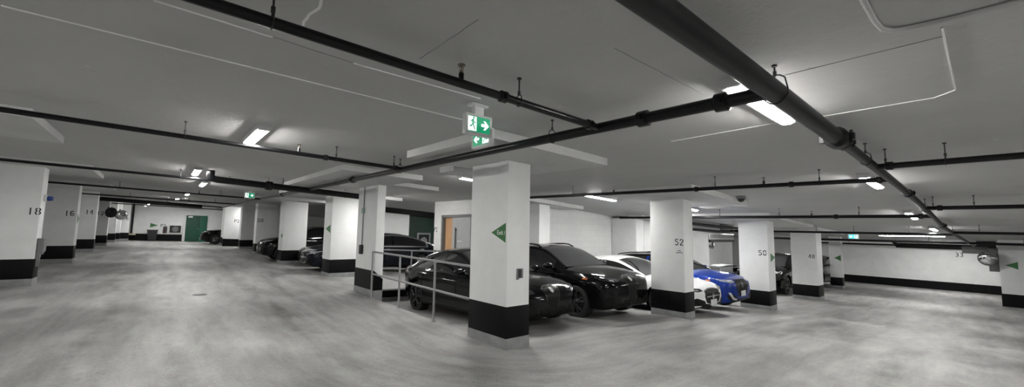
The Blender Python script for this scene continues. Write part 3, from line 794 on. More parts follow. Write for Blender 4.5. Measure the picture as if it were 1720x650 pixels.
# green door at far wall
t = thing('steel_door', 'wide dark green door at the far end of the left aisle', 'door', (2.25, 40.98, gz(2.2, 41)))
bm = bmesh.new(); box(bm, -.62, .26, -.03, .03, 0, 2.03); lf = finish('door_leaf', bm, M['green_door'], t)
bm = bmesh.new(); box(bm, .27, .70, -.06, .03, 0, 2.03); finish('side_leaf', bm, mottled('mid green steel', (.008, .10, .055), (.010, .12, .065), 3, .5, 0), t)
bm = bmesh.new(); box(bm, -.78, -.64, -.08, .03, 0, 2.06); finish('door_frame', bm, M['white_plastic'], t)
bm = bmesh.new(); box(bm, -.5, -.22, -.036, -.03, 1.86, 1.97); finish('name_plate', bm, M['sign_white'], lf)
bm = bmesh.new(); lathe(bm, [(.0001, -.08), (.03, -.08), (.03, -.03)], 'y', 12, (.18, 0, 1.0)); finish('door_knob', bm, M['steel'], lf)
# bin, extinguisher, camera and pipes on the far wall
t = thing('waste_bin', 'black wheeled bin standing against the far left end wall', 'bin', (-.28, 40.5, gz(-.3, 40.5)))
bm = bmesh.new()
A = [bm.verts.new((x, y, .06)) for x, y in ((-.22, -.2), (.22, -.2), (.22, .2), (-.22, .2))]; B = [bm.verts.new((x, y, .74)) for x, y in ((-.29, -.27), (.29, -.27), (.29, .27), (-.29, .27))]
bm.faces.new(A); bm.faces.new(B)
for i in range(4): bm.faces.new((A[i], A[(i + 1) % 4], B[(i + 1) % 4], B[i]))
finish('bin_body', bm, M['dark_plastic'], t)
bm = bmesh.new(); box(bm, -.32, .32, -.3, .3, .74, .82, bev=.02); finish('lid', bm, M['dark_plastic'], t, smooth=40)
for sx in (-1, 1):
    bm = bmesh.new(); lathe(bm, [(.0001, -.03), (.08, -.03), (.08, .03), (.0001, .03)], 'x', 16, (sx * .2, .2, .08)); finish('wheel', bm, M['black_rubber'], t, smooth=40)
t = thing('fire_extinguisher', 'small fire extinguisher on the far wall left of the hose cabinet', 'extinguisher', (.42, 40.9, .62 + gz(.7, 41)))
bm = bmesh.new(); lathe(bm, [(.0001, 0), (.07, 0), (.075, .02), (.075, .34), (.05, .40), (.02, .42), (.0001, .43)], 'z', 16, (0, 0, 0)); finish('cylinder_body', bm, mat('dull red', (.06, .03, .028), .4), t, smooth=40)
bm = bmesh.new(); box(bm, -.02, .02, -.09, .02, .42, .46); box(bm, -.12, .12, .06, .095, -.03, .5); finish('valve_and_bracket', bm, M['grey_plastic'], t)
def camera_unit(x, y, z, rot, label):
    t = thing('security_camera', label, 'camera', (x, y, z), rot)
    bm = bmesh.new(); tube(bm, [(0, 0, 0), (0, 0, .08), (0, -.05, .1)], .02, 8); finish('bracket', bm, M['white_plastic'], t)
    bm = bmesh.new(); box(bm, -.05, .05, -.28, .02, .07, .17, bev=.015); finish('camera_body', bm, M['white_plastic'], t, smooth=40)
    bm = bmesh.new(); lathe(bm, [(.0001, -.30), (.035, -.30), (.04, -.27)], 'y', 14, (0, 0, .12)); finish('lens', bm, M['dark_plastic'], t, smooth=40)
    return t
camera_unit(-.85, 38.5, 2.33 + gz(-.8, 38.5), (0, 0, .3), 'white camera hanging before the far left end wall')
t = camera_unit(25.7, .06, 2.35 + gz(26, 0), (0, 0, -1.4), 'small camera on the wall at the right edge above the green triangle')
t = thing('dome_camera', 'dark dome camera on the ceiling panel right of column 52', 'camera', (9.32, 3.52, CEIL + gz(9.3, 3.5)))
bm = bmesh.new(); lathe(bm, [(.09, .01), (.09, -.05), (.085, -.055)], 'z', 20); finish('base', bm, M['grey_plastic'], t, smooth=40)
bm = bmesh.new(); lathe(bm, [(.075, -.05), (.065, -.09), (.04, -.115), (.0001, -.125)], 'z', 20); finish('dome', bm, M['dark_plastic'], t, smooth=60)
for k, xx in ((0, -1.62), (1, -1.44)):
    bm = bmesh.new(); tube(bm, [(xx, 40.85, .45 + gz(xx, 41)), (xx, 40.85, CEIL - .01 + gz(xx, 41))], .06, 12)
    tag(finish('riser_pipe', bm, M['pipe_dark'], smooth=50), ['dark vertical pipe on the far wall, left of a pair', 'dark vertical pipe on the far wall, right of a pair'][k], 'pipe', 'riser pipes on the far wall')
bm = bmesh.new(); box(bm, -1.85, -1.2, 40.6, 41., .38, .5, bev=.02, shear=gz); tag(finish('pipe_guard', bm, M['yellowed'], smooth=40), 'pale guard block under the pair of vertical pipes', 'guard')
t = thing('hand_truck', 'thin dark hand truck leaning by column 10 at the far left', 'hand truck', (-2.35, 37.6, gz(-2, 37.6)))
bm = bmesh.new(); tube(bm, [(0, 0, .12), (0, .1, 1.1)], .025, 8); tube(bm, [(-.25, 0, .12), (-.25, .1, 1.1), (-.12, .12, 1.18), (0, .1, 1.1)], .025, 8); box(bm, -.27, .02, -.25, .0, .02, .05); finish('frame', bm, M['dark_plastic'], t)
for sx in (-.3, .05):
    bm = bmesh.new(); lathe(bm, [(.0001, -.03), (.12, -.03), (.12, .03), (.0001, .03)], 'x', 16, (sx, .02, .12)); finish('wheel', bm, M['black_rubber'], t, smooth=40)

# mirrors
def convex_mirror(c, d, r, label, back=False):
    """dome of radius r facing direction d"""
    d = Vector(d).normalized(); t = thing('convex_mirror', label, 'mirror', c, d.to_track_quat('Y', 'Z').to_euler())
    bm = bmesh.new(); prof = [(.0001, r * .42)] + [(r * sin(a), r * .42 - r * .42 * (1 - cos(a))) for a in [pi / 2 * i / 10 for i in range(1, 11)]]
    lathe(bm, prof, 'y', 32); finish('mirror_dome', bm, M['mirror'], t, smooth=60)
    bm = bmesh.new(); lathe(bm, [(.0001, -.04), (r * .9, -.03), (r * 1.03, 0), (r * 1.03, .02), (r * .97, .025)], 'y', 32); finish('backing', bm, M['dark_plastic'], t, smooth=40)
    bm = bmesh.new(); tube(bm, [(0, -.03, 0), (0, -.2, .05), (0, -.25, .3)], .025, 8); finish('bracket', bm, M['dark_plastic'], t)
    return t
convex_mirror((25.55, .42, 1.87 + gz(25.5, .4)), (-1, .06, -.06), .28, 'round convex mirror by the corner of the right end wall')
convex_mirror((-2.0, 31.3, 1.83 + gz(-2, 31.6)), (.45, .9, 0), .27, 'round traffic mirror seen from its black back at the far left')
convex_mirror((-1.62, 32.0, 1.72 + gz(-2, 32)), (.35, -.9, -.1), .27, 'round convex mirror with a bright glint beside the black backed mirror')
# dark duct and backing panels at right end wall
bm = bmesh.new(); box(bm, 26.2, 26.4, .14, .42, 1.35, 2.30, shear=gz, bev=.01); box(bm, 26.2, 26.4, .42, 1.15, 2.05, 2.35, shear=gz, bev=.01)
tag(finish('backing_panel', bm, M['grey_plastic'], smooth=40), 'dark grey panel behind the convex mirror on the right', 'panel')
bm = bmesh.new(); box(bm, 28.2, 28.8, .2, .78, 2.3, 2.648, shear=gz, bev=.02)
tag(finish('junction_box', bm, M['dark_plastic'], smooth=40), 'black box at the ceiling above the right convex mirror', 'box')

t = thing('floor_drain', 'small dark drain cover in the floor of the left aisle', 'drain', (.76, 10.94, gz(.76, 10.94)))
bm = bmesh.new(); lathe(bm, [(.0001, .006), (.11, .006), (.13, .004), (.135, -.02)], 'z', 24); finish('drain_ring', bm, M['dark_plastic'], t, smooth=40)
bm = bmesh.new()
for k in range(-3, 4): box(bm, -.09, .09, k * .025 - .006, k * .025 + .006, .004, .010)
finish('grate', bm, M['grey_plastic'], t)
# outlet on near column, conduit and switch on railing column
t = thing('outlet_box', 'dark outlet box on the right face of the nearest column', 'outlet', (3.84, 4.35, 1.0 + gz(3.84, 4.35)))
bm = bmesh.new(); box(bm, -.05, .05, -.035, .0, -.065, .065, bev=.008); finish('box_body', bm, M['grey_plastic'], t, smooth=40)
bm = bmesh.new(); box(bm, -.042, .012, -.042, -.03, -.055, .058, bev=.004); finish('flip_cover', bm, M['dark_plastic'], t, smooth=40)
bm = bmesh.new(); box(bm, -.05, -.005, -.012, .0, -.085, -.062); finish('tag_strip', bm, M['frame_grey'], t)
t = thing('pull_station', 'dark switch box with a thin conduit on the narrow column by the handrail', 'switch', (3.8, 10.05, gz(3.8, 10.05)))
bm = bmesh.new(); box(bm, -.06, .0, -.07, .07, .92, 1.14, bev=.008); finish('switch_box', bm, M['dark_plastic'], t, smooth=40)
bm = bmesh.new(); tube(bm, [(-.015, 0, 1.14), (-.015, -.0, 1.92), (-.015, -.02, 2.05), (-.015, -.02, 2.56)], .011, 8); finish('conduit', bm, M['frame_grey'], t, smooth=50)
bm = bmesh.new(); box(bm, -.05, .0, -.07, .05, 1.90, 2.03, bev=.01); finish('round_box', bm, mat('pale green device', (.32, .42, .40), .5), t, smooth=40)
# strobe and guard on column 18
t = thing('strobe_light', 'small blue lamp on a white base on the side of column 18', 'lamp', (-1.97, 13.72, 1.88 + gz(-1.97, 13.7)), (0, 0, -pi / 2))
bm = bmesh.new(); box(bm, -.06, .06, 0, .05, -.07, .08, bev=.01); finish('base', bm, M['white_plastic'], t, smooth=40)
bm = bmesh.new(); lathe(bm, [(.055, .05), (.05, .11), (.04, .14), (.0001, .145)], 'y', 16); finish('lamp_cover', bm, M['blue_lamp'], t, smooth=40)
t = thing('corner_guard', 'torn grey foam guard on the edge of column 18', 'guard', (-1.955, 13.45, gz(-1.97, 13.45)))
bm = bmesh.new()
poly = [(.0, .62), (.02, .58), (.0, .55), (.03, .52), (.01, .48), (.04, .45), (.02, .41), (.2, .62), (.20, 1.0), (.02, .98)]
prism(bm, [(0, .66), (.10, .66), (.14, .70), (.30, .72), (.36, 1.0), (0, 1.0)], (0, .06, 0), (0, 1, 0), (0, 0, 1), (1, 0, 0), .09); finish('foam_pad', bm, M['frame_grey'], t)
bm = bmesh.new()
prism(bm, [(0, .40), (.05, .43), (.03, .46), (.08, .49), (.05, .52), (.11, .55), (.08, .58), (.16, .61), (.12, .66), (0, .66)], (0, .06, 0), (0, 1, 0), (0, 0, 1), (1, 0, 0), .05); finish('torn_edge', bm, M['grey_plastic'], t)

# mechanical clutter seen between columns 52 and 50
wall('wall_side', 13.5, 18.65, 8.45, 8.65, -.5, material=M['white_concrete'])
wall('wall_mechanical', 18.65, 27., 10.8, 11., -.1, material=M['white_concrete'])
bm = bmesh.new(); box(bm, 13.3, 16.2, 6.9, 7.3, 2.26, CEIL, shear=gz); structure(finish('trim_15', bm, M['white_concrete']))
pipe_run('service_pipe', 'straight black pipe behind column 52, upper of two', [(13.5, 6.65, 2.47), (17.4, 6.65, 2.54)], .05)
pipe_run('service_pipe', 'black pipe under another one behind column 52', [(13.5, 6.65, 2.28), (17.4, 6.65, 2.38)], .045)
t = thing('ventilation_duct', 'grey duct on a black rail left of column 50', 'duct', (18.75, 8.8, gz(18.75, 8.8)))
bm = bmesh.new(); box(bm, 0, 2.6, -.35, .2, 2.10, 2.36, bev=.01); finish('duct_body', bm, M['steel'], t)
bm = bmesh.new(); box(bm, 0, 2.6, -.38, .2, 1.99, 2.095); finish('support_rail', bm, M['pipe_black'], t)
bm = bmesh.new()
for x in (.2, 2.3): tube(bm, [(x, .1, 2.3), (x, .1, CEIL)], .015, 8)
finish('hanger_rod', bm, M['rod'], t)
bm = bmesh.new(); box(bm, 16.25, 17.3, 6.85, 7.3, 2.40, CEIL - .005, shear=gz, bev=.01)
tag(finish('air_box', bm, M['frame_grey']), 'grey box at the ceiling left of the top of column 50', 'box')
t = thing('trap_pipe', 'silver pipe bend under the grey duct', 'pipe', (18.9, 8.75, gz(18.9, 8.75)))
bm = bmesh.new(); tube(bm, [(-.1, 0, 1.86), (.25, 0, 1.86), (.5, 0, 1.78), (.75, 0, 1.74), (.85, 0, 1.80), (.87, 0, 2.0)], .075, 12); finish('bend', bm, M['steel'], t, smooth=50)
t = thing('utility_cart', 'grey box with a rail standing behind the blue car', 'cart', (19.2, 8.15, gz(19.2, 8.15)))
bm = bmesh.new(); box(bm, -.7, .6, -.24, .24, .5, .95, bev=.02); finish('box_body', bm, M['frame_grey'], t, smooth=40)
bm = bmesh.new(); box(bm, -.72, .62, -.25, .25, .95, 1.02, bev=.01); finish('lid', bm, M['steel'], t, smooth=40)
bm = bmesh.new(); tube(bm, [(.6, -.25, .9), (1.7, -.25, .9), (1.7, -.25, .02)], .02, 8); finish('guard_rail', bm, M['rail'], t)
for sx in (-.55, .45):
    for sy in (-.2, .2):
        bm = bmesh.new(); box(bm, sx - .03, sx + .03, sy - .03, sy + .03, 0, .5); finish('leg', bm, M['frame_grey'], t)

# ------------------------------------------------------------------ cars
def spl(tab, x):
    """smooth (monotone-ish cubic) interpolation through (x,y) points"""
    if x <= tab[0][0]: return tab[0][1]
    if x >= tab[-1][0]: return tab[-1][1]
    n = len(tab)
    for i in range(n - 1):
        if x <= tab[i + 1][0]:
            (xa, ya), (xb, yb) = tab[i], tab[i + 1]; h = xb - xa; s = (yb - ya) / h
            def slope(j):
                if j == 0: return (tab[1][1] - tab[0][1]) / (tab[1][0] - tab[0][0])
                if j == n - 1: return (tab[-1][1] - tab[-2][1]) / (tab[-1][0] - tab[-2][0])
                a = (tab[j][1] - tab[j - 1][1]) / (tab[j][0] - tab[j - 1][0]); b = (tab[j + 1][1] - tab[j][1]) / (tab[j + 1][0] - tab[j][0])
                return 0 if a * b <= 0 else 2 * a * b / (a + b)
            ma, mb = slope(i), slope(i + 1); t = (x - xa) / h
            return ya * (2 * t**3 - 3 * t**2 + 1) + yb * (-2 * t**3 + 3 * t**2) + h * ma * (t**3 - 2 * t**2 + t) + h * mb * (t**3 - t**2)
def mirror_y(poly): return [(-a, b) for a, b in poly][::-1]

SEDAN = dict(L=4.64, wb=2.82, fo=.84, R=.335, arch=.385, tw=.235,
    w=[(0, .42), (.02, .52), (.07, .64), (.16, .75), (.34, .84), (.62, .895), (.95, .92), (1.5, .905), (2.6, .915), (3.3, .93), (3.75, .93), (4.1, .895), (4.38, .82), (4.56, .72), (4.64, .60)],
    zb=[(0, .30), (.06, .22), (.3, .17), (.8, .17), (3.8, .19), (4.25, .24), (4.64, .36)],
    zs=[(0, .56), (.05, .62), (.2, .70), (.6, .79), (1.2, .87), (1.8, .915), (2.8, .95), (3.5, .98), (4.1, 1.0), (4.5, .99), (4.64, .94)],
    zt=[(0, .58), (.04, .66), (.15, .745), (.4, .83), (.8, .905), (1.3, .965), (1.7, .99), (2.8, 1.0), (3.9, 1.06), (4.3, 1.07), (4.52, 1.05), (4.64, .98)],
    roof=[(1.28, .955), (1.5, 1.075), (1.8, 1.235), (2.1, 1.365), (2.3, 1.415), (2.6, 1.44), (2.9, 1.435), (3.2, 1.40), (3.5, 1.325), (3.8, 1.205), (4.1, 1.065)],
    head=2.16, rear=3.28, bp=(2.52, 2.60), cp=3.62, wr=.60, front_glass=1.58)
SALOON = dict(SEDAN, L=5.2, wb=3.17, fo=.95, R=.345, arch=.395,
    w=[(0, .40), (.02, .50), (.07, .62), (.16, .74), (.34, .84), (.62, .90), (1.1, .935), (1.7, .925), (2.9, .93), (3.7, .945), (4.2, .945), (4.6, .91), (4.9, .83), (5.1, .72), (5.2, .60)],
    zb=[(0, .30), (.06, .22), (.3, .17), (.8, .17), (4.3, .19), (4.8, .24), (5.2, .36)],
    zs=[(0, .54), (.05, .60), (.2, .68), (.6, .77), (1.3, .87), (2.0, .93), (3.1, .965), (4.0, .99), (4.6, 1.0), (5.05, .98), (5.2, .93)],
    zt=[(0, .56), (.04, .64), (.15, .72), (.4, .80), (.9, .90), (1.5, .98), (2.0, 1.0), (3.2, 1.01), (4.3, 1.07), (4.8, 1.07), (5.08, 1.04), (5.2, .97)],
    roof=[(1.45, .965), (1.7, 1.085), (2.05, 1.255), (2.35, 1.375), (2.6, 1.43), (2.95, 1.465), (3.3, 1.46), (3.65, 1.42), (4.0, 1.335), (4.35, 1.21), (4.75, 1.075)],
    head=2.40, rear=3.75, bp=(2.85, 2.93), cp=4.30, wr=.62, front_glass=1.80)
SUV = dict(L=4.69, wb=2.82, fo=.87, R=.365, arch=.42, tw=.25,
    w=[(0, .50), (.02, .60), (.07, .70), (.16, .79), (.34, .87), (.62, .92), (1.0, .945), (1.6, .93), (2.6, .935), (3.4, .95), (3.85, .95), (4.2, .92), (4.45, .86), (4.6, .77), (4.69, .66)],
    zb=[(0, .36), (.06, .28), (.3, .22), (.8, .22), (3.8, .24), (4.3, .30), (4.69, .44)],
    zs=[(0, .72), (.05, .80), (.2, .89), (.6, .98), (1.2, 1.05), (1.8, 1.085), (2.8, 1.12), (3.6, 1.15), (4.3, 1.17), (4.6, 1.13), (4.69, 1.05)],
    zt=[(0, .75), (.04, .84), (.15, .93), (.4, 1.02), (.8, 1.09), (1.3, 1.14), (1.7, 1.15), (2.8, 1.16), (4.2, 1.2), (4.55, 1.18), (4.69, 1.08)],
    roof=[(1.22, 1.13), (1.45, 1.27), (1.75, 1.45), (2.0, 1.575), (2.2, 1.625), (2.6, 1.665), (3.1, 1.66), (3.6, 1.62), (3.95, 1.565), (4.2, 1.47), (4.42, 1.32), (4.6, 1.185)],
    head=2.06, rear=4.0, bp=(2.52, 2.60), cp=4.05, wr=.64, front_glass=1.52)

def make_car(spec, name, label, cat, nose, heading, scale, paint, pitch_=0., roof_paint=None, lights='clear', grille='shield',
             rims='dark', chrome=False, rails=False, plate=False, vents=False, detail=True, tail=True, roll_=0.):
    sc3 = scale if isinstance(scale, tuple) else (scale,) * 3; scale = sc3[0]
    S = spec; Lc = S['L']; fa = S['fo']; ra = S['fo'] + S['wb']; mid = (fa + ra) / 2
    hx, hy = cos(heading), sin(heading)
    bx_, by_ = nose[0] - hx * mid * scale, nose[1] - hy * mid * scale
    fx_, fy_ = nose[0] - hx * fa * scale, nose[1] - hy * fa * scale
    rx_, ry_ = nose[0] - hx * ra * scale, nose[1] - hy * ra * scale
    zf, zr = fz(fx_, fy_), fz(rx_, ry_)
    root = thing(name, label, cat, (bx_, by_, (zf + zr) / 2), (0, -atan((zf - zr) / (S['wb'] * scale)), heading))
    root.scale = sc3
    W_ = lambda s: spl(S['w'], s)
    def section(s, k=11):
        w, zb, zs, zt = W_(s), spl(S['zb'], s), spl(S['zs'], s), spl(S['zt'], s); h = zs - zb
        ctl = [(0, zb), (.55 * w, zb), (.88 * w, zb + .01), (.955 * w, zb + .07 * h), (.985 * w, zb + .28 * h), (1.0 * w, zb + .55 * h), (.985 * w, zb + .78 * h), (.955 * w, zb + .93 * h),
               (.90 * w, zs + .12 * (zt - zs)), (.74 * w, zs + .52 * (zt - zs)), (.45 * w, zs + .86 * (zt - zs)), (0, zt)]
        return ctl
    ss = sorted({0, .008, .02, .045, .08, .12, .17, .23, .3, Lc, Lc - .008, Lc - .03, Lc - .07, Lc - .13, Lc - .2, Lc - .3} | {.4 + i * (Lc - .8) / 34 for i in range(35)})
    bm = bmesh.new(); rings = []
    for s in ss:
        c = section(s)
        pts = c + [(-a, b) for a, b in c[-2:0:-1]]
        rings.append([bm.verts.new((mid - s, a, b)) for a, b in pts])
    n = len(rings[0])
    for A, B in zip(rings, rings[1:]):
        for k in range(n): bm.faces.new((A[k], A[(k + 1) % n], B[(k + 1) % n], B[k]))
    for R_ in (rings[0], rings[-1]):
        c = bm.verts.new(sum((v.co for v in R_), Vector()) / n)
        for k in range(n): bm.faces.new((R_[k], R_[(k + 1) % n], c))
    bmesh.ops.recalc_face_normals(bm, faces=bm.faces[:])
    # wheel arches
    cut = bmesh.new()
    for s in (fa, ra):
        for sg in (-1, 1):
            y0, y1 = (.62, 1.1) if sg > 0 else (-1.1, -.62)
            lathe(cut, [(.0001, y0), (S['arch'], y0), (S['arch'], y1), (.0001, y1)], 'y', 40, (mid - s, 0, S['R'] + .01))
    bmesh.ops.recalc_face_normals(cut, faces=cut.faces[:])
    ob = finish('body', bm, [paint, M['trim_black'], roof_paint or paint]); co = finish('cutter', cut, paint)
    md = ob.modifiers.new('arches', 'BOOLEAN'); md.operation = 'DIFFERENCE'; md.object = co; md.solver = 'EXACT'
    dg = bpy.context.evaluated_depsgraph_get(); dg.update()
    me = bpy.data.meshes.new_from_object(ob.evaluated_get(dg))
    bpy.data.objects.remove(co); bpy.data.objects.remove(ob)
    bm = bmesh.new(); bm.from_mesh(me); bpy.data.meshes.remove(me)
    for f in bm.faces:
        f.material_index = 0
        for s in (fa, ra):
            if all(Vector((v.co.x - (mid - s), 0, v.co.z - S['R'] - .01)).length < S['arch'] + .004 for v in f.verts) and min(abs(v.co.y) for v in f.verts) > .55: f.material_index = 1
        if all(v.co.z < spl(S['zb'], mid - v.co.x) + .075 for v in f.verts): f.material_index = 1
    bvh_low = BVHTree.FromBMesh(bm)
    # greenhouse
    roof = S['roof']; s0, s1 = roof[0][0], roof[-1][0]; zmax = max(z for _, z in roof)
    gs = sorted({s0, s1, S['head'], S['rear'], S['bp'][0], S['bp'][1], S['cp'], S['front_glass']} | {s0 + (s1 - s0) * i / 44 for i in range(45)})
    gs2 = [gs[0]]
    for s in gs[1:]:
        if s - gs2[-1] > .018 or s in (S['head'], S['rear'], S['bp'][0], S['bp'][1], S['cp'], S['front_glass'], s1):
            if s - gs2[-1] < .018 and gs2[-1] not in (S['head'], S['rear'], S['bp'][0], S['bp'][1], S['cp'], S['front_glass'], s0): gs2[-1] = s
            else: gs2.append(s)
    ts = [0, .06, .10, .30, .5, .7, .88, .93, 1.]; us = [.07, .12, .3, .5, .7, .88, 1.0]
    grid = []
    glass = {}; trims = bmesh.new(); tv = {}
    for s in gs2:
        zb_ = spl(S['zs'], s) - .03; z = spl(roof, s); f = max(0, min(1, (z - zb_ - .03) / (zmax - zb_ - .03)))
        wb_ = W_(s) * .935; wr_ = lerp(W_(s) * .84, S['wr'], f ** .85)
        zr_ = max(zb_ + .005, z - .055 * f - .012)
        row = []
        for t_ in ts: row.append((lerp(wb_, wr_, t_) + .035 * sin(pi * t_) * f, lerp(zb_, zr_, t_)))
        for u_ in us: row.append((wr_ * (1 - u_), zr_ + (z - zr_) * (1 - (1 - u_) ** 2.2)))
        grid.append(row)
    nt = len(ts); ncol = len(grid[0])
    gv = {}
    def V(bm_, cache, i, j, sg, off=0.):
        k = (i, j, sg if grid[i][j][0] > 1e-6 else 1)
        if k not in cache:
            a, b = grid[i][j]; cache[k] = bm_.verts.new((mid - gs2[i], a * sg, b))
        return cache[k]
    panes = {}
    for i in range(len(gs2) - 1):
        sm = (gs2[i] + gs2[i + 1]) / 2
        for j in range(ncol - 1):
            for sg in (-1, 1):
                key = None
                if j < nt - 1:
                    tm = (ts[j] + ts[j + 1]) / 2
                    hgt = grid[i][nt - 1][1] - grid[i][0][1]; hgt2 = grid[i + 1][nt - 1][1] - grid[i + 1][0][1]
                    if .10 < tm < .90 and min(hgt, hgt2) > .10 and S['front_glass'] <= sm:
                        if sm < S['bp'][0]: key = ('front_side_window', sg)
                        elif S['bp'][1] < sm < S['cp']: key = ('rear_side_window', sg)
                    elif chrome and min(hgt, hgt2) > .08 and S['front_glass'] - .05 < sm < S['cp'] + .05: key = ('trim', sg)
                    if chrome and key is None and .05 < tm < .95 and S['cp'] < sm < S['cp'] + .05: key = ('trim', sg)
                else:
                    um = (([0] + us)[j - nt + 1] + us[j - nt + 1]) / 2
                    if um > .07:
                        if s0 + .02 < sm < S['head']: key = ('windscreen', 0)
                        elif sm > S['rear'] and sm < s1 - .06: key = ('rear_window', 0)
                quad = [(i, j), (i, j + 1), (i + 1, j + 1), (i + 1, j)]
                if key is None:
                    vs = [V(bm, gv, a, b, sg) for a, b in quad]
                    mi = 2 if j >= nt - 1 or (roof_paint and ts[min(j, nt - 2)] > .85) else 0
                else:
                    pb, pc = panes.setdefault(key, (bmesh.new(), {}))
                    vs = [V(pb, pc, a, b, sg) for a, b in quad]; mi = 0
                vs = list(dict.fromkeys(vs))
                if len(vs) > 2:
                    try: (bm if key is None else pb).faces.new(vs).material_index = mi
                    except ValueError: pass
    for pb, pc in panes.values(): bmesh.ops.recalc_face_normals(pb, faces=pb.faces[:])
    body = finish('body', bm, [paint, M['trim_black'], roof_paint or paint], root, smooth=38, normals=False)
    tmp = bmesh.new(); tmp.from_mesh(body.data); bmesh.ops.triangulate(tmp, faces=tmp.faces[:]); bmesh.ops.recalc_face_normals(tmp, faces=tmp.faces[:]); tmp.to_mesh(body.data)
    body.data.shade_smooth(); body.data.set_sharp_from_angle(angle=radians(38))
    bvh = BVHTree.FromBMesh(tmp); tmp.free()
    for key, (pb, pc) in panes.items():
        nm = key[0]
        if nm == 'trim': finish('window_trim', pb, M['chrome'], root, smooth=60)
        else:
            g = finish(nm, pb, M['tint_light'] if nm == 'windscreen' else M['tint'], root, smooth=60)
    # projected details
    def decal(nm, poly, axis, material, off=.004, thick=.012, parent=None, res=.05, sgn=1):
        """poly in (y,z) for axis 'f'/'r' or (s,z) for axis 'y'"""
        b2 = bmesh.new()
        vs = [b2.verts.new((a, b, 0)) for a, b in poly]; b2.faces.new(vs)
        bmesh.ops.triangulate(b2, faces=b2.faces[:])
        for _ in range(5):
            es = [e for e in b2.edges if e.calc_length() > res]
            if not es: break
            bmesh.ops.subdivide_edges(b2, edges=es, cuts=1); bmesh.ops.triangulate(b2, faces=b2.faces[:])
        outer = {}
        for v in b2.verts:
            a, b = v.co.x, v.co.y
            if axis == 'f': o_, d_ = Vector((4, a, b)), Vector((-1, 0, 0))
            elif axis == 'r': o_, d_ = Vector((-4, a, b)), Vector((1, 0, 0))
            else: o_, d_ = Vector((mid - a, sgn * 3, b)), Vector((0, -sgn, 0))
            hit = bvh.ray_cast(o_, d_)
            p = hit[0] if hit[0] is not None else bvh.find_nearest(o_ + d_ * 2.)[0]
            outer[v] = (p - d_ * off, p + d_ * thick)
        top = {v: outer[v][0] for v in b2.verts}; bot = {v: outer[v][1] for v in b2.verts}
        b3 = bmesh.new(); T = {v: b3.verts.new(top[v]) for v in b2.verts}; Bt = {v: b3.verts.new(bot[v]) for v in b2.verts}
        for f in b2.faces:
            b3.faces.new([T[v] for v in f.verts]); b3.faces.new([Bt[v] for v in f.verts][::-1])
        for e in b2.edges:
            if len(e.link_faces) == 1: b3.faces.new((T[e.verts[0]], T[e.verts[1]], Bt[e.verts[1]], Bt[e.verts[0]]))
        b2.free()
        return finish(nm, b3, material, parent or root, smooth=40)
    hz = spl(S['zs'], .3)          # headlamp height
    suv = S is SUV
    k = 1.0
    zl = hz - .03
    lm = M['lamp_clear'] if lights == 'clear' else M['lamp_inner']
    for sg in (-1, 1):
        pl = [(.40, zl - .055), (.60, zl - .075), (.80, zl - .02), (.835, zl + .055), (.66, zl + .02), (.44, zl + .0)]
        pl = [(a * sg, b) for a, b in pl]
        if sg < 0: pl = pl[::-1]
        h_ = decal('headlamp', pl, 'f', lm, .006)
        if detail:
            q = [(.56, zl - .05), (.66, zl - .045), (.66, zl - .01), (.56, zl - .02)]
            q = [(a * sg, b) for a, b in q]
            decal('lamp_glow', q if sg > 0 else q[::-1], 'f', M['lamp_clear'], .010, .004, h_)
        iz = spl(S['zb'], .06)
        it = [(.36, iz + .05), (.70, iz + .06), (.76, iz + .20), (.64, iz + .24), (.40, iz + .16)]
        it = [(a * sg, b) for a, b in it]
        decal('air_intake', it if sg > 0 else it[::-1], 'f', M['trim_black'], .004)
        if suv and detail:
            q = [(s_, z_) for s_, z_ in ((.52, zl - .02), (.64, zl - .015), (.64, zl + .02), (.52, zl + .012))]
            decal('side_marker', q, 'y', M['amber'], .004, sgn=sg)
    gz0 = spl(S['zb'], .05) + .06
    if grille == 'shield':
        zt_ = hz - .03
        g = [(-.20, zt_), (-.17, zt_ - .08), (-.09, gz0 + .04), (0, gz0 - .02), (.09, gz0 + .04), (.17, zt_ - .08), (.20, zt_), (.10, zt_ + .045), (-.10, zt_ + .045)]
        rim = decal('grille_rim', [(a * 1.10, lerp(hz - .2, b, 1.08)) for a, b in g], 'f', M['chrome'] if not detail else M['rim_dark'], .004)
        decal('grille', g, 'f', M['trim_black'], .010)
        decal('lower_intake', [(-.36, gz0 - .05), (.36, gz0 - .05), (.30, gz0 + .08), (-.30, gz0 + .08)], 'f', M['trim_black'], .004)
        zb_ = zt_ + .0
    elif grille == 'oval':
        zt_ = hz - .06; gh = (zt_ - gz0)
        g = [(-.38, gz0 + gh * .55), (-.32, gz0 + gh * .15), (-.12, gz0), (.12, gz0), (.32, gz0 + gh * .15), (.38, gz0 + gh * .55), (.34, gz0 + gh * .9), (.12, zt_), (-.12, zt_), (-.34, gz0 + gh * .9)]
        decal('grille_rim', [(a * 1.06, gz0 + gh * .5 + (b - gz0 - gh * .5) * 1.12) for a, b in g], 'f', M['chrome'], .004)
        gr = decal('grille', g, 'f', M['trim_black'], .008)
        for a in [-.30 + .066 * i for i in range(10)]:
            hh = gh * .40 * sqrt(max(.1, 1 - (a / .42) ** 2))
            decal('grille_bar', [(a - .008, gz0 + gh * .5 - hh), (a + .008, gz0 + gh * .5 - hh), (a + .008, gz0 + gh * .5 + hh), (a - .008, gz0 + gh * .5 + hh)], 'f', M['rim_dark'], .016, .006, gr)
        decal('emblem_bar', [(-.33, gz0 + gh * .48), (.33, gz0 + gh * .48), (.33, gz0 + gh * .56), (-.33, gz0 + gh * .56)], 'f', M['chrome'], .018, .004, gr)
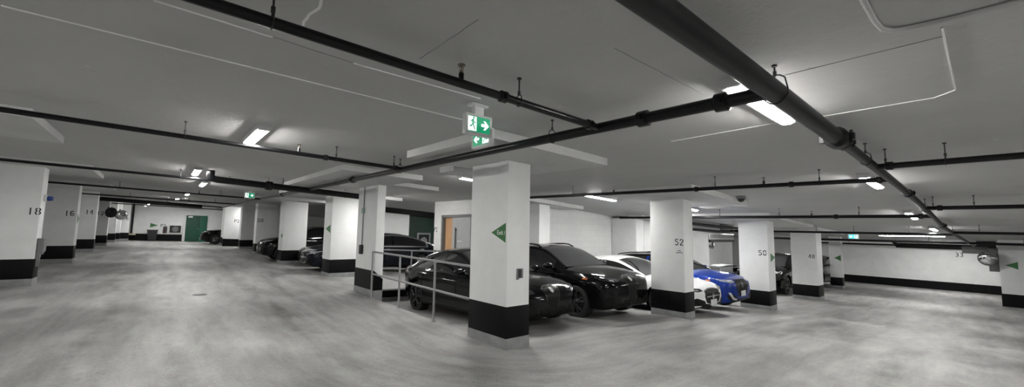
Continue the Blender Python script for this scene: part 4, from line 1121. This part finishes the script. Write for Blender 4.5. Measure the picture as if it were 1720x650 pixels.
        decal('emblem_prongs', [(-.05, gz0 + gh * .42), (0, gz0 + gh * .30), (.05, gz0 + gh * .42), (.055, gz0 + gh * .74), (.02, gz0 + gh * .6), (0, gz0 + gh * .8), (-.02, gz0 + gh * .6), (-.055, gz0 + gh * .74)], 'f', M['chrome'], .021, .004, gr)
        zb_ = hz + .0
    else:                                   # wide pentagon
        zt_ = hz - .02; gh = zt_ - gz0
        g = [(-.42, zt_ - gh * .25), (-.30, gz0 + gh * .2), (.30, gz0 + gh * .2), (.42, zt_ - gh * .25), (.30, zt_), (-.30, zt_)]
        decal('grille', g, 'f', M['trim_black'], .006)
        for sg in (-1, 1):
            q = [(.44, gz0 - .02), (.62, gz0 + .02), (.74, gz0 + .22), (.68, gz0 + .22), (.58, gz0 + .07), (.42, gz0 + .03)]
            q = [(a * sg, b) for a, b in q]
            decal('chin_blade', q if sg > 0 else q[::-1], 'f', M['emblem'], .012)
        decal('emblem_bar', [(-.07, zt_ - gh * .42), (.07, zt_ - gh * .42), (.035, zt_ - gh * .18), (.0, zt_ - gh * .12), (-.035, zt_ - gh * .18)], 'f', M['rim_dark'], .012)
        zb_ = None
    if zb_ is not None and grille == 'shield':
        k_ = 16; em = [(.048 * cos(2 * pi * i / k_), zb_ - .025 + .048 * sin(2 * pi * i / k_)) for i in range(k_)]
        e_ = decal('badge', em, 'f', M['emblem'], .018, .012)
        em = [(.036 * cos(2 * pi * i / k_), zb_ - .025 + .036 * sin(2 * pi * i / k_)) for i in range(k_)]
        decal('badge_face', em, 'f', M['plate'], .021, .004, e_)
    if plate:
        py = .0 if plate == 'mid' else .0
        zpl = gz0 + (.10 if plate == 'mid' else -.02)
        b_ = bmesh.new(); nx_ = mid + .015
        box(b_, nx_, nx_ + .012, py - .155, py + .155, zpl - .02, zpl + .13, bev=.004); pt_ = finish('licence_plate', b_, M['plate'], root, smooth=40)
    # lower side details
    for sg in (-1, 1):
        zs_ = lambda s: spl(S['zs'], s)
        zb0 = spl(S['zb'], 2.)
        for s_, lean in ((S['front_glass'] - .12, -.10), (S['bp'][0] + .03, .0), (S['cp'] - .12 if not suv else S['cp'] - .42, .10)):
            decal('door_gap', [(s_ + lean, zb0 + .14), (s_ + lean + .009, zb0 + .14), (s_ + .009, zs_(s_) - .05), (s_, zs_(s_) - .05)], 'y', M['trim_black'], .0015, .01, sgn=sg, res=.12)
        decal('sill_trim', [(fa + .43, zb0 + .02), (ra - .43, zb0 + .02), (ra - .43, zb0 + .09), (fa + .43, zb0 + .09)], 'y', M['trim_black'], .006, sgn=sg, res=.2)
        for s_ in (S['bp'][0] - .20, (S['cp'] - .22) if not suv else S['cp'] - .52):
            zz = zs_(s_) - .13
            decal('door_handle', [(s_ - .09, zz), (s_ + .09, zz + .008), (s_ + .09, zz + .035), (s_ - .09, zz + .027)], 'y', M['chrome'] if chrome else paint, .03, .0, sgn=sg, res=.1)
        if vents:
            for i_ in range(3):
                s_ = fa + .50 + i_ * .085; zz = zs_(s_) - .20
                decal('fender_vent', [(s_, zz), (s_ + .06, zz + .004), (s_ + .06, zz + .03), (s_, zz + .026)], 'y', M['trim_black'], .004, .01, sgn=sg)
        # door mirror
        sm_ = S['front_glass'] + .02; zm = zs_(sm_) + .075; ym = W_(sm_) * .93
        b_ = bmesh.new()
        bmesh.ops.create_uvsphere(b_, u_segments=20, v_segments=12, radius=1.)
        for v in b_.verts:
            c = v.co.copy()
            x = c.x * .095 * (1 if c.x > 0 else .55); y = c.y * .125; z = c.z * (.075 if c.z > 0 else .065)
            v.co = (mid - sm_ + x, sg * (ym + .14) + y, zm + z)
        mr = finish('door_mirror', b_, roof_paint and paint or paint, root, smooth=60)
        b_ = bmesh.new(); tube(b_, [(mid - sm_ + .01, sg * (ym - .05), zm - .07), (mid - sm_ + .0, sg * (ym + .09), zm - .045)], [.035, .025], 10); finish('mirror_arm', b_, M['trim_black'], mr, smooth=50)
        b_ = bmesh.new(); prism(b_, [(.10 * cos(2 * pi * i / 18), .055 * sin(2 * pi * i / 18)) for i in range(18)], (mid - sm_ - .052, sg * (ym + .14), zm + .003), (0, 1, 0), (0, 0, 1), (-1, 0, 0), .006); finish('mirror_glass', b_, M['mirror'], mr)
        if rails:
            b_ = bmesh.new(); pts = []
            for i in range(11):
                s_ = lerp(S['head'] + .1, S['rear'] - .1, i / 10); z = spl(roof, s_); e_ = .03 if 0 < i < 10 else -.02
                pts.append((mid - s_, sg * (S['wr'] - .045), z - .035 + e_))
            tube(b_, pts, .017, 8); finish('roof_rail', b_, M['trim_black'], root, smooth=50)
        if tail:
            s_t = Lc - .05; zz = spl(S['zs'], Lc - .3) - .07
            q = [(.38, zz - .04), (.60, zz - .07), (.74, zz - .03), (.74, zz + .05), (.40, zz + .04)]
            q = [(a * sg, b) for a, b in q]
            decal('tail_lamp', q if sg > 0 else q[::-1], 'r', M['lamp_red'], .006)
            decal('tail_lamp', [(Lc - .42, zz), (Lc - .14, zz - .05), (Lc - .12, zz + .045), (Lc - .30, zz + .045)], 'y', M['lamp_red'], .005, sgn=sg)
    # wheels
    R = S['R']; tw = S['tw']
    for s_ in (fa, ra):
        for sg in (-1, 1):
            yo = W_(s_) - .045
            c = (mid - s_, sg * yo, R)
            b_ = bmesh.new()
            prof = [(R * .70, -tw), (R * .90, -tw), (R * .97, -tw + .012), (R, -tw + .04), (R, -.04), (R * .97, -.012), (R * .90, 0), (R * .72, -.004), (R * .70, -.02)]
            lathe(b_, [(r_, h_ * sg) for r_, h_ in prof], 'y', 40, (0, 0, 0), close=True)
            wh = finish('wheel', b_, M['tyre'], root, c, smooth=35)
            b_ = bmesh.new(); rm = M['rim_dark'] if rims == 'dark' else M['rim_silver']
            lathe(b_, [(r_, h_ * sg) for r_, h_ in [(R * .70, -tw * .9), (R * .66, -tw * .7), (R * .66, -.05), (R * .735, -.006), (R * .75, .0), (R * .74, -.012), (R * .70, -.03)]], 'y', 40, (0, 0, 0), close=True)
            ns = 5
            for i in range(ns):
                a = 2 * pi * i / ns + .3
                for da in (-.16, .16):
                    d0 = Vector((cos(a), 0, sin(a))); d1 = Vector((cos(a + da * 1.5), 0, sin(a + da * 1.5)))
                    tube(b_, [d0 * R * .13 + Vector((0, sg * -.02, 0)), d0.lerp(d1, .5) * R * .42 + Vector((0, sg * -.012, 0)), d1 * R * .69 + Vector((0, sg * -.018, 0))], [.028, .021, .024], 8)
            lathe(b_, [(r_, h_ * sg) for r_, h_ in [(.0001, -.005), (R * .10, -.005), (R * .17, -.02), (R * .17, -.06)]], 'y', 20)
            finish('rim', b_, rm, wh, smooth=40)
            b_ = bmesh.new(); lathe(b_, [(r_, h_ * sg) for r_, h_ in [(.0001, -.10), (R * .50, -.10), (R * .50, -.12), (.0001, -.12)]], 'y', 28); finish('brake_disc', b_, M['disc'], wh, smooth=40)
    return root

H90 = -pi / 2
make_car(SEDAN, 'sedan', 'black sedan parked behind the handrail and the nearest column', 'car', (5.24, 5.02), H90, (.915, .96, .955), M['paint_black'], lights='smoked', grille='shield')
make_car(SUV, 'sport_utility_car', 'black sport utility car between the black sedan and column 52', 'car', (7.50, 4.95), H90, (.95, .95, .925), M['paint_black'], lights='smoked', grille='shield', rails=True)
make_car(SALOON, 'sedan', 'white sedan parked behind column 52', 'car', (9.93, 4.42), H90, (.90, .97, .92), M['paint_white'], lights='smoked', grille='oval', vents=True, rims='silver', plate='low')
make_car(SUV, 'sport_utility_car', 'bright blue sport utility car right of the white sedan', 'car', (12.07, 4.58), H90, .93, M['paint_blue'], roof_paint=M['paint_black'], grille='pentagon', rails=True, plate='mid')
make_car(SALOON, 'sedan', 'long dark sedan seen side on behind the handrail column', 'car', (3.92, 15.85), pi, 1.0, M['paint_navy'], chrome=True, grille='oval', rims='silver')
make_car(SEDAN, 'sedan', 'dark grey car glimpsed behind the long dark sedan', 'car', (4.35, 17.98), pi, .93, M['paint_graphite'], detail=False)
make_car(SUV, 'sport_utility_car', 'black car nosing out left of the column between two dark cars', 'car', (3.35, 20.9), pi, .95, M['paint_black'], detail=False)
make_car(SUV, 'sport_utility_car', 'small distant black car beside the green door', 'car', (2.35, 37.2), pi, .95, M['paint_black'], detail=False, plate='low')
make_car(SUV, 'sport_utility_car', 'black car visible between column 50 and column 48', 'car', (18.9, 6.7), pi, 1., M['paint_black'], detail=False, lights='clear')
make_car(SUV, 'sport_utility_car', 'grey car visible between column 48 and the slim column', 'car', (25.2, 7.0), pi, 1., M['paint_grey'], detail=False, lights='clear')


# ------------------------------------------------------------------ world and view
w = bpy.data.worlds.new('world'); SC.world = w; w.use_nodes = True
w.node_tree.nodes['Background'].inputs[0].default_value = (.5, .52, .55, 1); w.node_tree.nodes['Background'].inputs[1].default_value = .1
SC.view_settings.view_transform = 'Standard'; SC.view_settings.look = 'None'; SC.view_settings.gamma = 1
SC.view_settings.use_curve_mapping = False
SC.view_settings.exposure = 1.15
SC.cycles.use_denoising = True
SC.cycles.max_bounces = 8; SC.cycles.diffuse_bounces = 5; SC.cycles.glossy_bounces = 4
SC.cycles.sample_clamp_indirect = 8
